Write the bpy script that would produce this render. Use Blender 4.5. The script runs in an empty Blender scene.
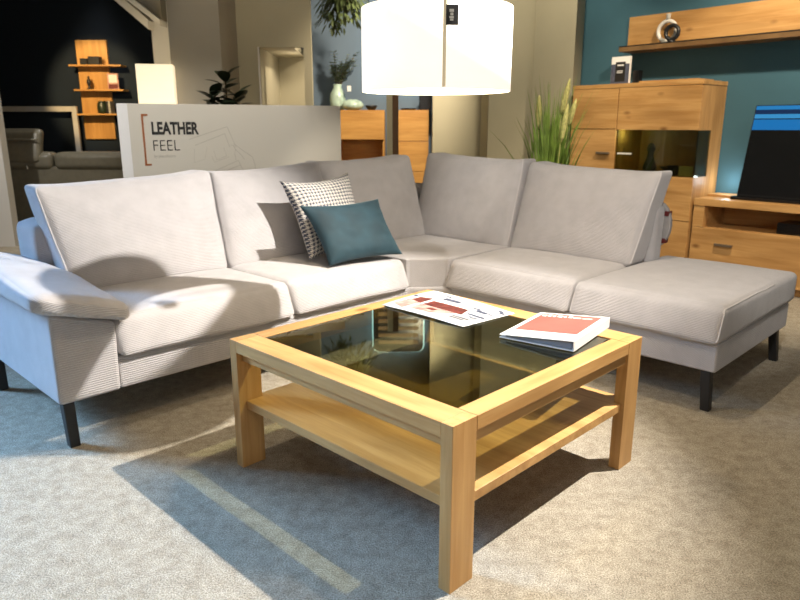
import bpy, bmesh, math, random
from mathutils import Vector, Matrix, noise
C = bpy.context.scene.collection
SC = bpy.context.scene
R = math.radians
random.seed(7)

# ------------------------------------------------------------------ frames
CAM_H, PITCH, FPX = 1.1227, 0.2522, 676.6
TA = 0.7948                       # direction of the sofa / table axes
T0 = Vector((0.1222, 1.4375, 0.0))   # front corner of the coffee table
WA = R(-48.8)                     # direction of the furniture along the right wall


def frame(o, ang, org=(0, 0, 0)):
    o.location = org
    o.rotation_euler = (0, 0, ang)


# ------------------------------------------------------------------ materials
def new_mat(name):
    m = bpy.data.materials.new(name)
    m.use_nodes = True
    nt = m.node_tree
    b = nt.nodes['Principled BSDF']
    return m, nt, b


def N(nt, t, **kw):
    n = nt.nodes.new(t)
    for k, v in kw.items():
        setattr(n, k, v)
    return n


def plain(name, col, rough=0.6, metal=0.0, spec=0.5, var=0.06, scale=12.0, emit=None, estr=0.0, bump=0.0):
    """a flat colour with slight procedural variation"""
    m, nt, b = new_mat(name)
    tc = N(nt, 'ShaderNodeTexCoord')
    nz = N(nt, 'ShaderNodeTexNoise')
    nz.inputs['Scale'].default_value = scale
    nz.inputs['Detail'].default_value = 4
    nt.links.new(tc.outputs['Object'], nz.inputs['Vector'])
    cr = N(nt, 'ShaderNodeValToRGB')
    cr.color_ramp.elements[0].color = tuple(c * (1 - var) for c in col) + (1,)
    cr.color_ramp.elements[1].color = tuple(min(1, c * (1 + var)) for c in col) + (1,)
    cr.color_ramp.elements[0].position = 0.3
    cr.color_ramp.elements[1].position = 0.7
    nt.links.new(nz.outputs['Fac'], cr.inputs['Fac'])
    nt.links.new(cr.outputs['Color'], b.inputs['Base Color'])
    b.inputs['Roughness'].default_value = rough
    b.inputs['Metallic'].default_value = metal
    b.inputs['Specular IOR Level'].default_value = spec
    if emit:
        b.inputs['Emission Color'].default_value = tuple(emit) + (1,)
        b.inputs['Emission Strength'].default_value = estr
    if bump:
        bp = N(nt, 'ShaderNodeBump')
        bp.inputs['Strength'].default_value = bump
        bp.inputs['Distance'].default_value = 0.01
        nt.links.new(nz.outputs['Fac'], bp.inputs['Height'])
        nt.links.new(bp.outputs['Normal'], b.inputs['Normal'])
    return m


def wood(name, light, dark, axis='x', rough=0.45, knots=True, plank=0.12):
    m, nt, b = new_mat(name)
    L = nt.links.new
    tc = N(nt, 'ShaderNodeTexCoord')
    mp = N(nt, 'ShaderNodeMapping')
    s = {'x': (1.2, 16, 16), 'y': (16, 1.2, 16), 'z': (16, 16, 1.2)}[axis]
    mp.inputs['Scale'].default_value = s
    L(tc.outputs['Object'], mp.inputs['Vector'])
    nz = N(nt, 'ShaderNodeTexNoise')
    nz.inputs['Scale'].default_value = 2.2
    nz.inputs['Detail'].default_value = 8
    nz.inputs['Roughness'].default_value = 0.62
    nz.inputs['Distortion'].default_value = 0.6
    L(mp.outputs['Vector'], nz.inputs['Vector'])
    cr = N(nt, 'ShaderNodeValToRGB')
    e = cr.color_ramp.elements
    e[0].color = tuple(dark) + (1,)
    e[0].position = 0.28
    e[1].color = tuple(light) + (1,)
    e[1].position = 0.66
    L(nz.outputs['Fac'], cr.inputs['Fac'])
    # broad plank-to-plank variation, across the grain
    mp2 = N(nt, 'ShaderNodeMapping')
    s2 = {'x': (0.25, 1, 1), 'y': (1, 0.25, 1), 'z': (1, 1, 0.25)}[axis]
    mp2.inputs['Scale'].default_value = tuple(v / plank for v in s2)
    L(tc.outputs['Object'], mp2.inputs['Vector'])
    vo = N(nt, 'ShaderNodeTexNoise')
    vo.inputs['Scale'].default_value = 1.0
    vo.inputs['Detail'].default_value = 1
    L(mp2.outputs['Vector'], vo.inputs['Vector'])
    mx = N(nt, 'ShaderNodeMix', data_type='RGBA', blend_type='MULTIPLY')
    mx.inputs[0].default_value = 1.0
    cr2 = N(nt, 'ShaderNodeValToRGB')
    cr2.color_ramp.elements[0].position = 0.35
    cr2.color_ramp.elements[0].color = (0.80, 0.77, 0.72, 1)
    cr2.color_ramp.elements[1].position = 0.62
    cr2.color_ramp.elements[1].color = (1.06, 1.06, 1.06, 1)
    L(vo.outputs['Fac'], cr2.inputs['Fac'])
    L(cr.outputs['Color'], mx.inputs[6])
    L(cr2.outputs['Color'], mx.inputs[7])
    out = mx.outputs[2]
    if knots:
        mp3 = N(nt, 'ShaderNodeMapping')
        s3 = {'x': (2.6, 5, 5), 'y': (5, 2.6, 5), 'z': (5, 5, 2.6)}[axis]
        mp3.inputs['Scale'].default_value = s3
        L(tc.outputs['Object'], mp3.inputs['Vector'])
        v2 = N(nt, 'ShaderNodeTexVoronoi')
        v2.inputs['Scale'].default_value = 1.0
        L(mp3.outputs['Vector'], v2.inputs['Vector'])
        cr3 = N(nt, 'ShaderNodeValToRGB')
        cr3.color_ramp.elements[0].position = 0.03
        cr3.color_ramp.elements[0].color = (0.30, 0.20, 0.12, 1)
        cr3.color_ramp.elements[1].position = 0.11
        cr3.color_ramp.elements[1].color = (1, 1, 1, 1)
        L(v2.outputs['Distance'], cr3.inputs['Fac'])
        mk = N(nt, 'ShaderNodeMix', data_type='RGBA', blend_type='MULTIPLY')
        mk.inputs[0].default_value = 0.8
        L(out, mk.inputs[6])
        L(cr3.outputs['Color'], mk.inputs[7])
        out = mk.outputs[2]
    L(out, b.inputs['Base Color'])
    b.inputs['Roughness'].default_value = rough
    bp = N(nt, 'ShaderNodeBump')
    bp.inputs['Strength'].default_value = 0.12
    bp.inputs['Distance'].default_value = 0.004
    L(nz.outputs['Fac'], bp.inputs['Height'])
    L(bp.outputs['Normal'], b.inputs['Normal'])
    return m


def corduroy(name, col, axis, pitch=0.0085, rough=0.9):
    """fine-ribbed upholstery: ribs run level along the sofa, on fronts and on seats alike"""
    m, nt, b = new_mat(name)
    L = nt.links.new
    tc = N(nt, 'ShaderNodeTexCoord')
    sp = N(nt, 'ShaderNodeSeparateXYZ')
    L(tc.outputs['Object'], sp.inputs[0])
    ad = N(nt, 'ShaderNodeMath', operation='ADD')
    L(sp.outputs['Z'], ad.inputs[0])
    L(sp.outputs['Y' if axis == 'x' else 'X'], ad.inputs[1])
    nw = N(nt, 'ShaderNodeTexNoise')
    nw.inputs['Scale'].default_value = 14
    nw.inputs['Detail'].default_value = 3
    L(tc.outputs['Object'], nw.inputs['Vector'])
    wob = N(nt, 'ShaderNodeMath', operation='MULTIPLY_ADD')
    wob.inputs[1].default_value = 0.004
    L(nw.outputs['Fac'], wob.inputs[0])
    L(ad.outputs[0], wob.inputs[2])
    ml = N(nt, 'ShaderNodeMath', operation='MULTIPLY')
    ml.inputs[1].default_value = 2 * math.pi / pitch
    L(wob.outputs[0], ml.inputs[0])
    sn = N(nt, 'ShaderNodeMath', operation='SINE')
    L(ml.outputs[0], sn.inputs[0])
    nz = N(nt, 'ShaderNodeTexNoise')
    nz.inputs['Scale'].default_value = 260
    nz.inputs['Detail'].default_value = 2
    L(tc.outputs['Object'], nz.inputs['Vector'])
    hh = N(nt, 'ShaderNodeMath', operation='MULTIPLY_ADD')
    hh.inputs[1].default_value = 1.4
    L(nz.outputs['Fac'], hh.inputs[0])
    L(sn.outputs[0], hh.inputs[2])
    bp = N(nt, 'ShaderNodeBump')
    bp.inputs['Strength'].default_value = 0.55
    bp.inputs['Distance'].default_value = 0.0017
    L(hh.outputs[0], bp.inputs['Height'])
    L(bp.outputs['Normal'], b.inputs['Normal'])
    cr = N(nt, 'ShaderNodeValToRGB')
    cr.color_ramp.elements[0].position = 0.3
    cr.color_ramp.elements[0].color = tuple(c * 0.93 for c in col) + (1,)
    cr.color_ramp.elements[1].position = 0.75
    cr.color_ramp.elements[1].color = tuple(min(1, c * 1.05) for c in col) + (1,)
    L(nw.outputs['Fac'], cr.inputs['Fac'])
    mr = N(nt, 'ShaderNodeMapRange')
    mr.inputs['From Min'].default_value = -1
    mr.inputs['From Max'].default_value = 1
    mr.inputs['To Min'].default_value = 0.91
    mr.inputs['To Max'].default_value = 1.03
    L(sn.outputs[0], mr.inputs['Value'])
    mx = N(nt, 'ShaderNodeMix', data_type='RGBA', blend_type='MULTIPLY')
    mx.inputs[0].default_value = 1
    L(cr.outputs['Color'], mx.inputs[6])
    L(mr.outputs['Result'], mx.inputs[7])
    L(mx.outputs[2], b.inputs['Base Color'])
    b.inputs['Roughness'].default_value = rough
    b.inputs['Specular IOR Level'].default_value = 0.15
    b.inputs['Sheen Weight'].default_value = 0.25
    b.inputs['Sheen Roughness'].default_value = 0.5
    return m


def carpet(name):
    m, nt, b = new_mat(name)
    L = nt.links.new
    tc = N(nt, 'ShaderNodeTexCoord')
    n1 = N(nt, 'ShaderNodeTexNoise')
    n1.inputs['Scale'].default_value = 230
    n1.inputs['Detail'].default_value = 3
    n1.inputs['Roughness'].default_value = 0.7
    L(tc.outputs['Object'], n1.inputs['Vector'])
    n2 = N(nt, 'ShaderNodeTexNoise')
    n2.inputs['Scale'].default_value = 24
    n2.inputs['Detail'].default_value = 6
    n2.inputs['Roughness'].default_value = 0.7
    L(tc.outputs['Object'], n2.inputs['Vector'])
    c1 = N(nt, 'ShaderNodeValToRGB')
    c1.color_ramp.elements[0].position = 0.30
    c1.color_ramp.elements[0].color = (0.180, 0.157, 0.122, 1)
    c1.color_ramp.elements[1].position = 0.62
    c1.color_ramp.elements[1].color = (0.61, 0.545, 0.435, 1)
    L(n1.outputs['Fac'], c1.inputs['Fac'])
    c2 = N(nt, 'ShaderNodeValToRGB')
    c2.color_ramp.elements[0].position = 0.32
    c2.color_ramp.elements[0].color = (0.70, 0.68, 0.65, 1)
    c2.color_ramp.elements[1].position = 0.62
    c2.color_ramp.elements[1].color = (1.04, 1.04, 1.04, 1)
    L(n2.outputs['Fac'], c2.inputs['Fac'])
    mx = N(nt, 'ShaderNodeMix', data_type='RGBA', blend_type='MULTIPLY')
    mx.inputs[0].default_value = 1
    L(c1.outputs['Color'], mx.inputs[6])
    L(c2.outputs['Color'], mx.inputs[7])
    L(mx.outputs[2], b.inputs['Base Color'])
    b.inputs['Roughness'].default_value = 1
    b.inputs['Specular IOR Level'].default_value = 0.05
    sm = N(nt, 'ShaderNodeMath', operation='MULTIPLY_ADD')
    sm.inputs[1].default_value = 0.7
    L(n2.outputs['Fac'], sm.inputs[0])
    L(n1.outputs['Fac'], sm.inputs[2])
    bp = N(nt, 'ShaderNodeBump')
    bp.inputs['Strength'].default_value = 0.75
    bp.inputs['Distance'].default_value = 0.012
    L(sm.outputs[0], bp.inputs['Height'])
    L(bp.outputs['Normal'], b.inputs['Normal'])
    return m


def tinted_glass(name, tint, refl_ior=1.5, rough=0.0):
    """thin tinted pane: clear-through colour plus a mirror-like surface"""
    m = bpy.data.materials.new(name)
    m.use_nodes = True
    nt = m.node_tree
    nt.nodes.clear()
    L = nt.links.new
    o = N(nt, 'ShaderNodeOutputMaterial')
    tr = N(nt, 'ShaderNodeBsdfTransparent')
    tr.inputs[0].default_value = tuple(tint) + (1,)
    gl = N(nt, 'ShaderNodeBsdfGlossy')
    gl.inputs['Roughness'].default_value = rough
    gl.inputs['Color'].default_value = (0.95, 1.0, 0.9, 1)
    f0 = ((refl_ior - 1) / (refl_ior + 1)) ** 2
    lw = N(nt, 'ShaderNodeLayerWeight')
    pw5 = N(nt, 'ShaderNodeMath', operation='POWER')
    pw5.inputs[1].default_value = 5
    L(lw.outputs['Facing'], pw5.inputs[0])
    fr = N(nt, 'ShaderNodeMath', operation='MULTIPLY_ADD')
    fr.inputs[1].default_value = 1 - f0
    fr.inputs[2].default_value = f0
    L(pw5.outputs[0], fr.inputs[0])
    mx = N(nt, 'ShaderNodeMixShader')
    L(fr.outputs[0], mx.inputs[0])
    L(tr.outputs[0], mx.inputs[1])
    L(gl.outputs[0], mx.inputs[2])
    L(mx.outputs[0], o.inputs[0])
    return m


OAK_L, OAK_D = (0.59, 0.343, 0.130), (0.43, 0.215, 0.063)
M = {}
for ax in 'xyz':
    M['oak_' + ax] = wood('honey_oak_' + ax, OAK_L, OAK_D, ax)
    M['beech_' + ax] = wood('golden_beech_' + ax, (0.60, 0.33, 0.095), (0.45, 0.215, 0.05), ax, knots=False, plank=0.2)
M['ledge_wood'] = plain('dark_brown_oak', (0.16, 0.09, 0.035), 0.5, var=0.2)  # darker, browner oak for the wall ledge
M['bronze'] = plain('bronze_handle', (0.22, 0.17, 0.12), 0.4, metal=0.5)
M['oak_dark'] = plain('dark_brown_wood', (0.10, 0.05, 0.02), 0.6)  # dark brown side of the slim post
SOFA = (0.495, 0.472, 0.475)
M['cord_x'] = corduroy('grey_corduroy_x', SOFA, 'x')
M['cord_y'] = corduroy('grey_corduroy_y', SOFA, 'y')
M['pipe'] = plain('grey_piping', (0.56, 0.535, 0.53), 0.85)
M['black_metal'] = plain('black_steel', (0.012, 0.012, 0.013), 0.4, var=0.02)
M['carpet'] = carpet('beige_carpet_pile')
M['glass_top'] = tinted_glass('bronze_glass', (0.52, 0.53, 0.40), 1.6)
M['glass_cab'] = tinted_glass('smoked_cabinet_glass', (0.55, 0.56, 0.46), 1.5)
M['white_paper'] = plain('white_paper', (0.74, 0.73, 0.72), 0.6, var=0.02)
M['white_card'] = plain('white_glossy_card', (0.84, 0.82, 0.79), 0.35, var=0.02)
M['board'] = plain('matt_board', (0.56, 0.525, 0.45), 0.55, var=0.015, scale=2)
M['beige_wall'] = plain('beige_plaster', (0.42, 0.385, 0.275), 0.9, var=0.03, scale=3)
M['grey_wall'] = plain('grey_plaster', (0.34, 0.31, 0.25), 0.9, var=0.03, scale=3)
M['white_wall'] = plain('white_plaster', (0.72, 0.70, 0.66), 0.9, var=0.02, scale=3)
M['blue_wall'] = plain('petrol_blue_plaster', (0.045, 0.125, 0.170), 0.85, var=0.04, scale=4)
M['dusk_wall'] = plain('slate_blue_plaster', (0.125, 0.175, 0.24), 0.85, var=0.04, scale=3)
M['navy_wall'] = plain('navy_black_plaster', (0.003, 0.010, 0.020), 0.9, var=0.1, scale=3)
M['ceiling'] = plain('ceiling_white', (0.60, 0.57, 0.52), 0.95, var=0.02)
M['leather'] = plain('olive_grey_leather', (0.155, 0.142, 0.105), 0.38, var=0.1, scale=25, bump=0.05)
M['chrome'] = plain('chrome', (0.75, 0.75, 0.75), 0.15, metal=1)
M['alu'] = plain('brushed_aluminium', (0.50, 0.48, 0.44), 0.5, metal=0.1)
M['black_plastic'] = plain('black_plastic', (0.008, 0.008, 0.009), 0.25, var=0.02)
M['celadon'] = plain('celadon_glaze', (0.42, 0.55, 0.47), 0.25, var=0.22, scale=20)
M['dark_ceramic'] = plain('dark_ceramic', (0.014, 0.014, 0.015), 0.35)
M['white_ceramic'] = plain('white_ceramic', (0.75, 0.72, 0.66), 0.35)
M['leaf_dark'] = plain('dark_green_leaf', (0.018, 0.030, 0.014), 0.4, var=0.3)
M['leaf_sage'] = plain('sage_leaf', (0.20, 0.26, 0.17), 0.6, var=0.35, scale=30)
M['leaf_moss'] = plain('moss_leaf', (0.045, 0.065, 0.018), 0.6, var=0.4, scale=30)
M['blade'] = plain('grass_green', (0.17, 0.27, 0.045), 0.55, var=0.45, scale=9)
M['plume'] = plain('straw_plume', (0.48, 0.46, 0.17), 0.9, var=0.3, scale=60, bump=0.5)
M['stem'] = plain('brown_stem', (0.10, 0.07, 0.035), 0.8)
M['pot'] = plain('anthracite_pot', (0.03, 0.03, 0.03), 0.5)
M['teal_velvet'] = plain('teal_velvet', (0.007, 0.029, 0.042), 0.8, var=0.25, scale=9)
b_ = M['teal_velvet'].node_tree.nodes['Principled BSDF']
b_.inputs['Sheen Weight'].default_value = 0.25
b_.inputs['Sheen Tint'].default_value = (0.35, 0.65, 0.8, 1)
M['black_ink'] = plain('black_ink', (0.012, 0.011, 0.010), 0.6)
M['grey_ink'] = plain('grey_ink', (0.36, 0.34, 0.30), 0.7)
M['line_ink'] = plain('sketch_ink', (0.40, 0.37, 0.31), 0.7)
M['copper'] = plain('copper_ink', (0.30, 0.10, 0.03), 0.5)
M['coral'] = plain('coral_print', (0.66, 0.075, 0.055), 0.7, var=0.14, scale=7)
M['dark_red'] = plain('dark_red', (0.12, 0.015, 0.015), 0.6)
M['rust_print'] = plain('rust_print', (0.11, 0.020, 0.013), 0.6, var=0.6, scale=45)
M['pink_print'] = plain('pink_print', (0.50, 0.27, 0.23), 0.6, var=0.45, scale=30)
M['stone_print'] = plain('stone_print', (0.42, 0.40, 0.35), 0.6, var=0.25, scale=40)
M['slate_print'] = plain('slate_print', (0.07, 0.08, 0.12), 0.6, var=0.3, scale=60)
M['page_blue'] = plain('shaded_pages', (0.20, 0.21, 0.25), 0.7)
M['mirrored_gold'] = plain('mirrored_gold', (0.20, 0.12, 0.035), 0.5)  # paints the slatted shelf reflected in the back-lit mirror
M['led'] = plain('cool_led', (0.7, 0.9, 0.9), 0.5, emit=(0.55, 0.95, 0.95), estr=2.2)
M['bulb'] = plain('lamp_bulb', (1, 0.9, 0.7), 0.5, emit=(1.0, 0.85, 0.6), estr=6)
M['grey_bag'] = plain('grey_swatch', (0.33, 0.31, 0.30), 0.9)


def shade_mat(name, col, estr, rough_weave=220):
    m, nt, b = new_mat(name)
    L = nt.links.new
    tc = N(nt, 'ShaderNodeTexCoord')
    mp = N(nt, 'ShaderNodeMapping')
    mp.inputs['Scale'].default_value = (1, 1, 12)
    L(tc.outputs['Object'], mp.inputs['Vector'])
    nz = N(nt, 'ShaderNodeTexNoise')
    nz.inputs['Scale'].default_value = 12
    L(mp.outputs['Vector'], nz.inputs['Vector'])
    cr = N(nt, 'ShaderNodeValToRGB')
    cr.color_ramp.elements[0].color = tuple(c * 0.93 for c in col) + (1,)
    cr.color_ramp.elements[1].color = tuple(col) + (1,)
    L(nz.outputs['Fac'], cr.inputs['Fac'])
    L(cr.outputs['Color'], b.inputs['Base Color'])
    L(cr.outputs['Color'], b.inputs['Emission Color'])
    b.inputs['Emission Strength'].default_value = estr
    b.inputs['Roughness'].default_value = 0.95
    return m


M['shade'] = shade_mat('lit_linen', (1.0, 0.92, 0.80), 0.75)
M['shade_seam'] = shade_mat('linen_seam', (0.66, 0.55, 0.36), 0.35)
M['shade_box'] = shade_mat('lit_paper', (1.0, 0.84, 0.58), 0.75)


def houndstooth():
    m, nt, b = new_mat('houndstooth')
    L = nt.links.new
    uv = N(nt, 'ShaderNodeUVMap')
    sp = N(nt, 'ShaderNodeSeparateXYZ')
    L(uv.outputs[0], sp.inputs[0])

    def op(o, a, bv):
        n = N(nt, 'ShaderNodeMath', operation=o)
        for i, v in enumerate((a, bv)):
            if isinstance(v, (int, float)):
                n.inputs[i].default_value = v
            elif v is not None:
                L(v, n.inputs[i])
        return n.outputs[0]
    K = 21.0
    x = op('FRACT', op('MULTIPLY', sp.outputs['X'], K), None)
    y = op('FRACT', op('MULTIPLY', sp.outputs['Y'], K), None)
    ax = op('LESS_THAN', x, 0.5)
    ay = op('LESS_THAN', y, 0.5)
    both = op('MULTIPLY', ax, ay)
    either = op('SUBTRACT', op('ADD', ax, ay), op('MULTIPLY', both, 2.0))
    dg = op('LESS_THAN', op('FRACT', op('MULTIPLY', op('ADD', x, y), 2.0), None), 0.45)
    fac = op('ADD', both, op('MULTIPLY', either, dg))
    mx = N(nt, 'ShaderNodeMix', data_type='RGBA')
    L(fac, mx.inputs[0])
    mx.inputs[6].default_value = (0.66, 0.62, 0.55, 1)
    mx.inputs[7].default_value = (0.075, 0.08, 0.11, 1)
    L(mx.outputs[2], b.inputs['Base Color'])
    b.inputs['Roughness'].default_value = 0.9
    b.inputs['Specular IOR Level'].default_value = 0.1
    return m


M['houndstooth'] = houndstooth()


def screen_mat():
    m, nt, b = new_mat('tv_picture')
    L = nt.links.new
    tc = N(nt, 'ShaderNodeTexCoord')
    sp = N(nt, 'ShaderNodeSeparateXYZ')
    L(tc.outputs['Object'], sp.inputs[0])
    mr = N(nt, 'ShaderNodeMapRange')
    mr.inputs['From Min'].default_value = 0.0
    mr.inputs['From Max'].default_value = 0.62
    L(sp.outputs['Z'], mr.inputs['Value'])
    cr = N(nt, 'ShaderNodeValToRGB')
    cr.color_ramp.interpolation = 'CONSTANT'
    e = cr.color_ramp.elements
    e[0].position = 0
    e[0].color = (0.0015, 0.0018, 0.002, 1)
    e[1].position = 0.73
    e[1].color = (0.006, 0.13, 0.36, 1)
    for p, c in ((0.845, (0.004, 0.010, 0.02, 1)), (0.857, (0.03, 0.22, 0.46, 1)), (0.905, (0.003, 0.02, 0.07, 1)), (0.955, (0.012, 0.16, 0.40, 1))):
        q = e.new(p)
        q.color = c
    L(mr.outputs['Result'], cr.inputs['Fac'])
    b.inputs['Base Color'].default_value = (0.004, 0.004, 0.004, 1)
    L(cr.outputs['Color'], b.inputs['Emission Color'])
    b.inputs['Emission Strength'].default_value = 1.0
    b.inputs['Roughness'].default_value = 0.25
    b.inputs['Specular IOR Level'].default_value = 0.25
    return m


M['screen'] = screen_mat()

# ------------------------------------------------------------------ mesh helpers


def obj(name, bm, mat, parent=None, smooth=False, bevel=0.0, segs=2):
    me = bpy.data.meshes.new(name)
    if isinstance(bm, bmesh.types.BMesh):
        bmesh.ops.recalc_face_normals(bm, faces=bm.faces)
        bm.to_mesh(me)
        bm.free()
    else:
        me = bm
    me.materials.clear()
    me.materials.append(mat)
    if smooth:
        for p in me.polygons:
            p.use_smooth = True
    o = bpy.data.objects.new(name, me)
    C.objects.link(o)
    if parent:
        o.parent = parent
    if bevel:
        md = o.modifiers.new('edges', 'BEVEL')
        md.width = bevel
        md.segments = segs
        md.limit_method = 'ANGLE'
    return o


def box(x0, x1, y0, y1, z0, z1, bm=None):
    bm = bm or bmesh.new()
    vs = [bm.verts.new((x, y, z)) for z in (z0, z1) for y in (y0, y1) for x in (x0, x1)]
    for f in ((0, 1, 3, 2), (4, 5, 7, 6), (0, 1, 5, 4), (2, 3, 7, 6), (0, 2, 6, 4), (1, 3, 7, 5)):
        bm.faces.new([vs[i] for i in f])
    return bm


def prism(poly, z0, z1, bm=None):
    bm = bm or bmesh.new()
    lo = [bm.verts.new((x, y, z0)) for x, y in poly]
    hi = [bm.verts.new((x, y, z1)) for x, y in poly]
    n = len(poly)
    bm.faces.new(lo)
    bm.faces.new(hi)
    for i in range(n):
        bm.faces.new((lo[i], lo[(i + 1) % n], hi[(i + 1) % n], hi[i]))
    return bm


def prism_xz(poly, y0, y1, bm=None):
    bm = bm or bmesh.new()
    lo = [bm.verts.new((x, y0, z)) for x, z in poly]
    hi = [bm.verts.new((x, y1, z)) for x, z in poly]
    n = len(poly)
    bm.faces.new(lo)
    bm.faces.new(hi)
    for i in range(n):
        bm.faces.new((lo[i], lo[(i + 1) % n], hi[(i + 1) % n], hi[i]))
    return bm


def tube(pts, r, n=8, bm=None, closed=False, r2=None):
    bm = bm or bmesh.new()
    pts = [Vector(p) for p in pts]
    rings = []
    m = len(pts)
    for i, p in enumerate(pts):
        a = pts[(i - 1) % m] if (i or closed) else p
        b = pts[(i + 1) % m] if (i < m - 1 or closed) else p
        d = (b - a).normalized()
        up = Vector((0, 0, 1)) if abs(d.z) < 0.95 else Vector((1, 0, 0))
        u = d.cross(up).normalized()
        v = d.cross(u)
        rr = r if r2 is None else r + (r2 - r) * i / (m - 1)
        rings.append([bm.verts.new(p + rr * (math.cos(2 * math.pi * k / n) * u + math.sin(2 * math.pi * k / n) * v)) for k in range(n)])
    for i in range(m if closed else m - 1):
        A, B = rings[i], rings[(i + 1) % m]
        for k in range(n):
            bm.faces.new((A[k], A[(k + 1) % n], B[(k + 1) % n], B[k]))
    if not closed:
        bm.faces.new(rings[0])
        bm.faces.new(rings[-1])
    return bm


def lathe(prof, n=32, bm=None, cap0=True, cap1=True, org=(0, 0, 0)):
    bm = bm or bmesh.new()
    ox, oy, oz = org
    rings = [[bm.verts.new((ox + r * math.cos(2 * math.pi * k / n), oy + r * math.sin(2 * math.pi * k / n), oz + z)) for k in range(n)] for r, z in prof]
    for A, B in zip(rings, rings[1:]):
        for k in range(n):
            bm.faces.new((A[k], A[(k + 1) % n], B[(k + 1) % n], B[k]))
    if cap0:
        bm.faces.new(rings[0])
    if cap1:
        bm.faces.new(rings[-1])
    return bm


def soft_fn(half, r, bulge=(0, 0, 0), warp=None, seed=0, rough=0.0):
    """maps a point of the cube [-1,1]^3's skin onto a rounded, padded box"""
    hx, hy, hz = half

    def f(p):
        q = Vector((p[0] * hx, p[1] * hy, p[2] * hz))
        inner = Vector([max(-(h - r), min(h - r, c)) for c, h in zip(q, half)])
        d = q - inner
        if d.length > 1e-9:
            q = inner + d.normalized() * r
        a = [1 - min(1, abs(c)) ** 3 for c in p]
        q.x += bulge[0] * p[0] * a[1] * a[2]
        q.y += bulge[1] * p[1] * a[0] * a[2]
        q.z += bulge[2] * p[2] * a[0] * a[1]
        if rough:
            s = Vector((q.x * 4 + seed * 7.3, q.y * 4, q.z * 4))
            q += rough * noise.noise_vector(s) + 0.45 * rough * noise.noise_vector(s * 2.7)
        return warp(q, p) if warp else q
    return f


def soft(f, n=22):
    bm = bmesh.new()
    cache = {}

    def mp(c):
        return 0.55 * math.sin(c * math.pi / 2) + 0.45 * c

    def V(i, j, k):
        key = (i, j, k)
        if key not in cache:
            cache[key] = bm.verts.new(f(tuple(mp(2 * c / n - 1) for c in key)))
        return cache[key]
    for a in range(n):
        for b in range(n):
            for w in (0, n):
                for ax in range(3):
                    def P(x, y):
                        c = [x, y]
                        c.insert(ax, w)
                        return V(*c)
                    bm.faces.new((P(a, b), P(a + 1, b), P(a + 1, b + 1), P(a, b + 1)))
    return bm


def empty(name, loc=(0, 0, 0), rz=0.0):
    o = bpy.data.objects.new(name, None)
    C.objects.link(o)
    o.location = loc
    o.rotation_euler = (0, 0, rz)
    o.empty_display_size = 0.1
    return o


def tag(o, label, cat, group=None, kind=None):
    o['label'] = label
    o['category'] = cat
    if group:
        o['group'] = group
    if kind:
        o['kind'] = kind
    return o


def struct(name, bm, mat, loc=None, rz=0.0):
    o = obj(name, bm, mat)
    o['kind'] = 'structure'
    if loc:
        o.location = loc
    o.rotation_euler = (0, 0, rz)
    return o


def text_mesh(txt, size, width=None, bold=0.0, depth=0.0004, align='LEFT', shear=0.0):
    cu = bpy.data.curves.new('txt', 'FONT')
    cu.body = txt
    cu.size = size
    cu.offset = bold
    cu.extrude = depth
    cu.align_x = align
    cu.shear = shear
    ob = bpy.data.objects.new('txt', cu)
    C.objects.link(ob)
    dg = bpy.context.evaluated_depsgraph_get()
    dg.update()
    me = bpy.data.meshes.new_from_object(ob.evaluated_get(dg))
    bpy.data.objects.remove(ob)
    if width:
        xs = [v.co.x for v in me.vertices]
        x0, k = min(xs), width / (max(xs) - min(xs))
        for v in me.vertices:
            v.co.x = (v.co.x - x0) * k
    return me


def T(s, t, z=0.0):
    """sofa / table axes -> world"""
    c, sn = math.cos(TA), math.sin(TA)
    return Vector((T0.x + s * c - t * sn, T0.y + s * sn + t * c, z))


def W(x, d, z=0.0):
    """right-wall axes (x to the right along the wall, d towards it) -> world"""
    c, sn = math.cos(WA), math.sin(WA)
    return Vector((x * c - d * sn, x * sn + d * c, z))


# ------------------------------------------------------------------ the setting
struct('floor', box(-7, 7.5, -4, 9, -0.1, 0), M['carpet'])
struct('ceiling', box(-7, 7.5, -4, 9, 3.8, 3.9), M['ceiling'])
struct('wall_right', box(-3.95, 6.5, 5.27, 5.42, 0, 3.8), M['blue_wall'], rz=WA)
# beige pillar at the left end of the blue wall
struct('wall_right_pillar', prism([(-3.93, 4.99), (-3.51, 4.99), (-3.625, 5.268), (-3.93, 5.268)], 0, 3.8), M['beige_wall'], rz=WA)
struct('wall_back_right', box(0.80, 1.45, 6.35, 6.95, 0, 3.8), M['beige_wall'])
struct('wall_back_middle', box(0.325, 1.3, 6.96, 7.1, 0, 3.8), M['beige_wall'])
struct('wall_back', box(-1.2, 1.0, 7.62, 7.75, 0, 3.8), M['dusk_wall'])
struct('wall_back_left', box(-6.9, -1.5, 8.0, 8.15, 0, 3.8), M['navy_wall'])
# light partition with a recessed niche
pw = bmesh.new()
x0, x1, nx0, nx1, nz = -1.45, -0.79, -1.255, -0.86, 1.80
box(x0, nx0, 6.4, 6.45, 0, 3.8, pw)
box(nx1, x1, 6.4, 6.45, 0, 3.8, pw)
box(nx0, nx1, 6.4, 6.45, nz, 3.8, pw)
box(nx0 - 0.05, nx0, 6.45, 7.5, 0, nz, pw)
box(nx0, -0.96, 7.4, 7.5, 0, nz, pw)
box(nx0 - 0.05, -0.96, 6.45, 7.5, nz, nz + 0.05, pw)
struct('wall_back_niche', pw, M['beige_wall'])
struct('trim_1', box(-1.268, -1.255, 6.39, 6.42, 0, 1.80), M['white_wall'])
struct('column', box(-1.86, -1.447, 5.8, 6.402, 0, 3.8), M['grey_wall'])
struct('wall_left_stub', box(-2.375, -1.9, 6.9, 7.2, 0, 3.8), M['white_wall'])
struct('wall_left', box(-6.9, -3.68, 6.4, 6.5, 0, 3.8), M['white_wall'])
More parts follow.
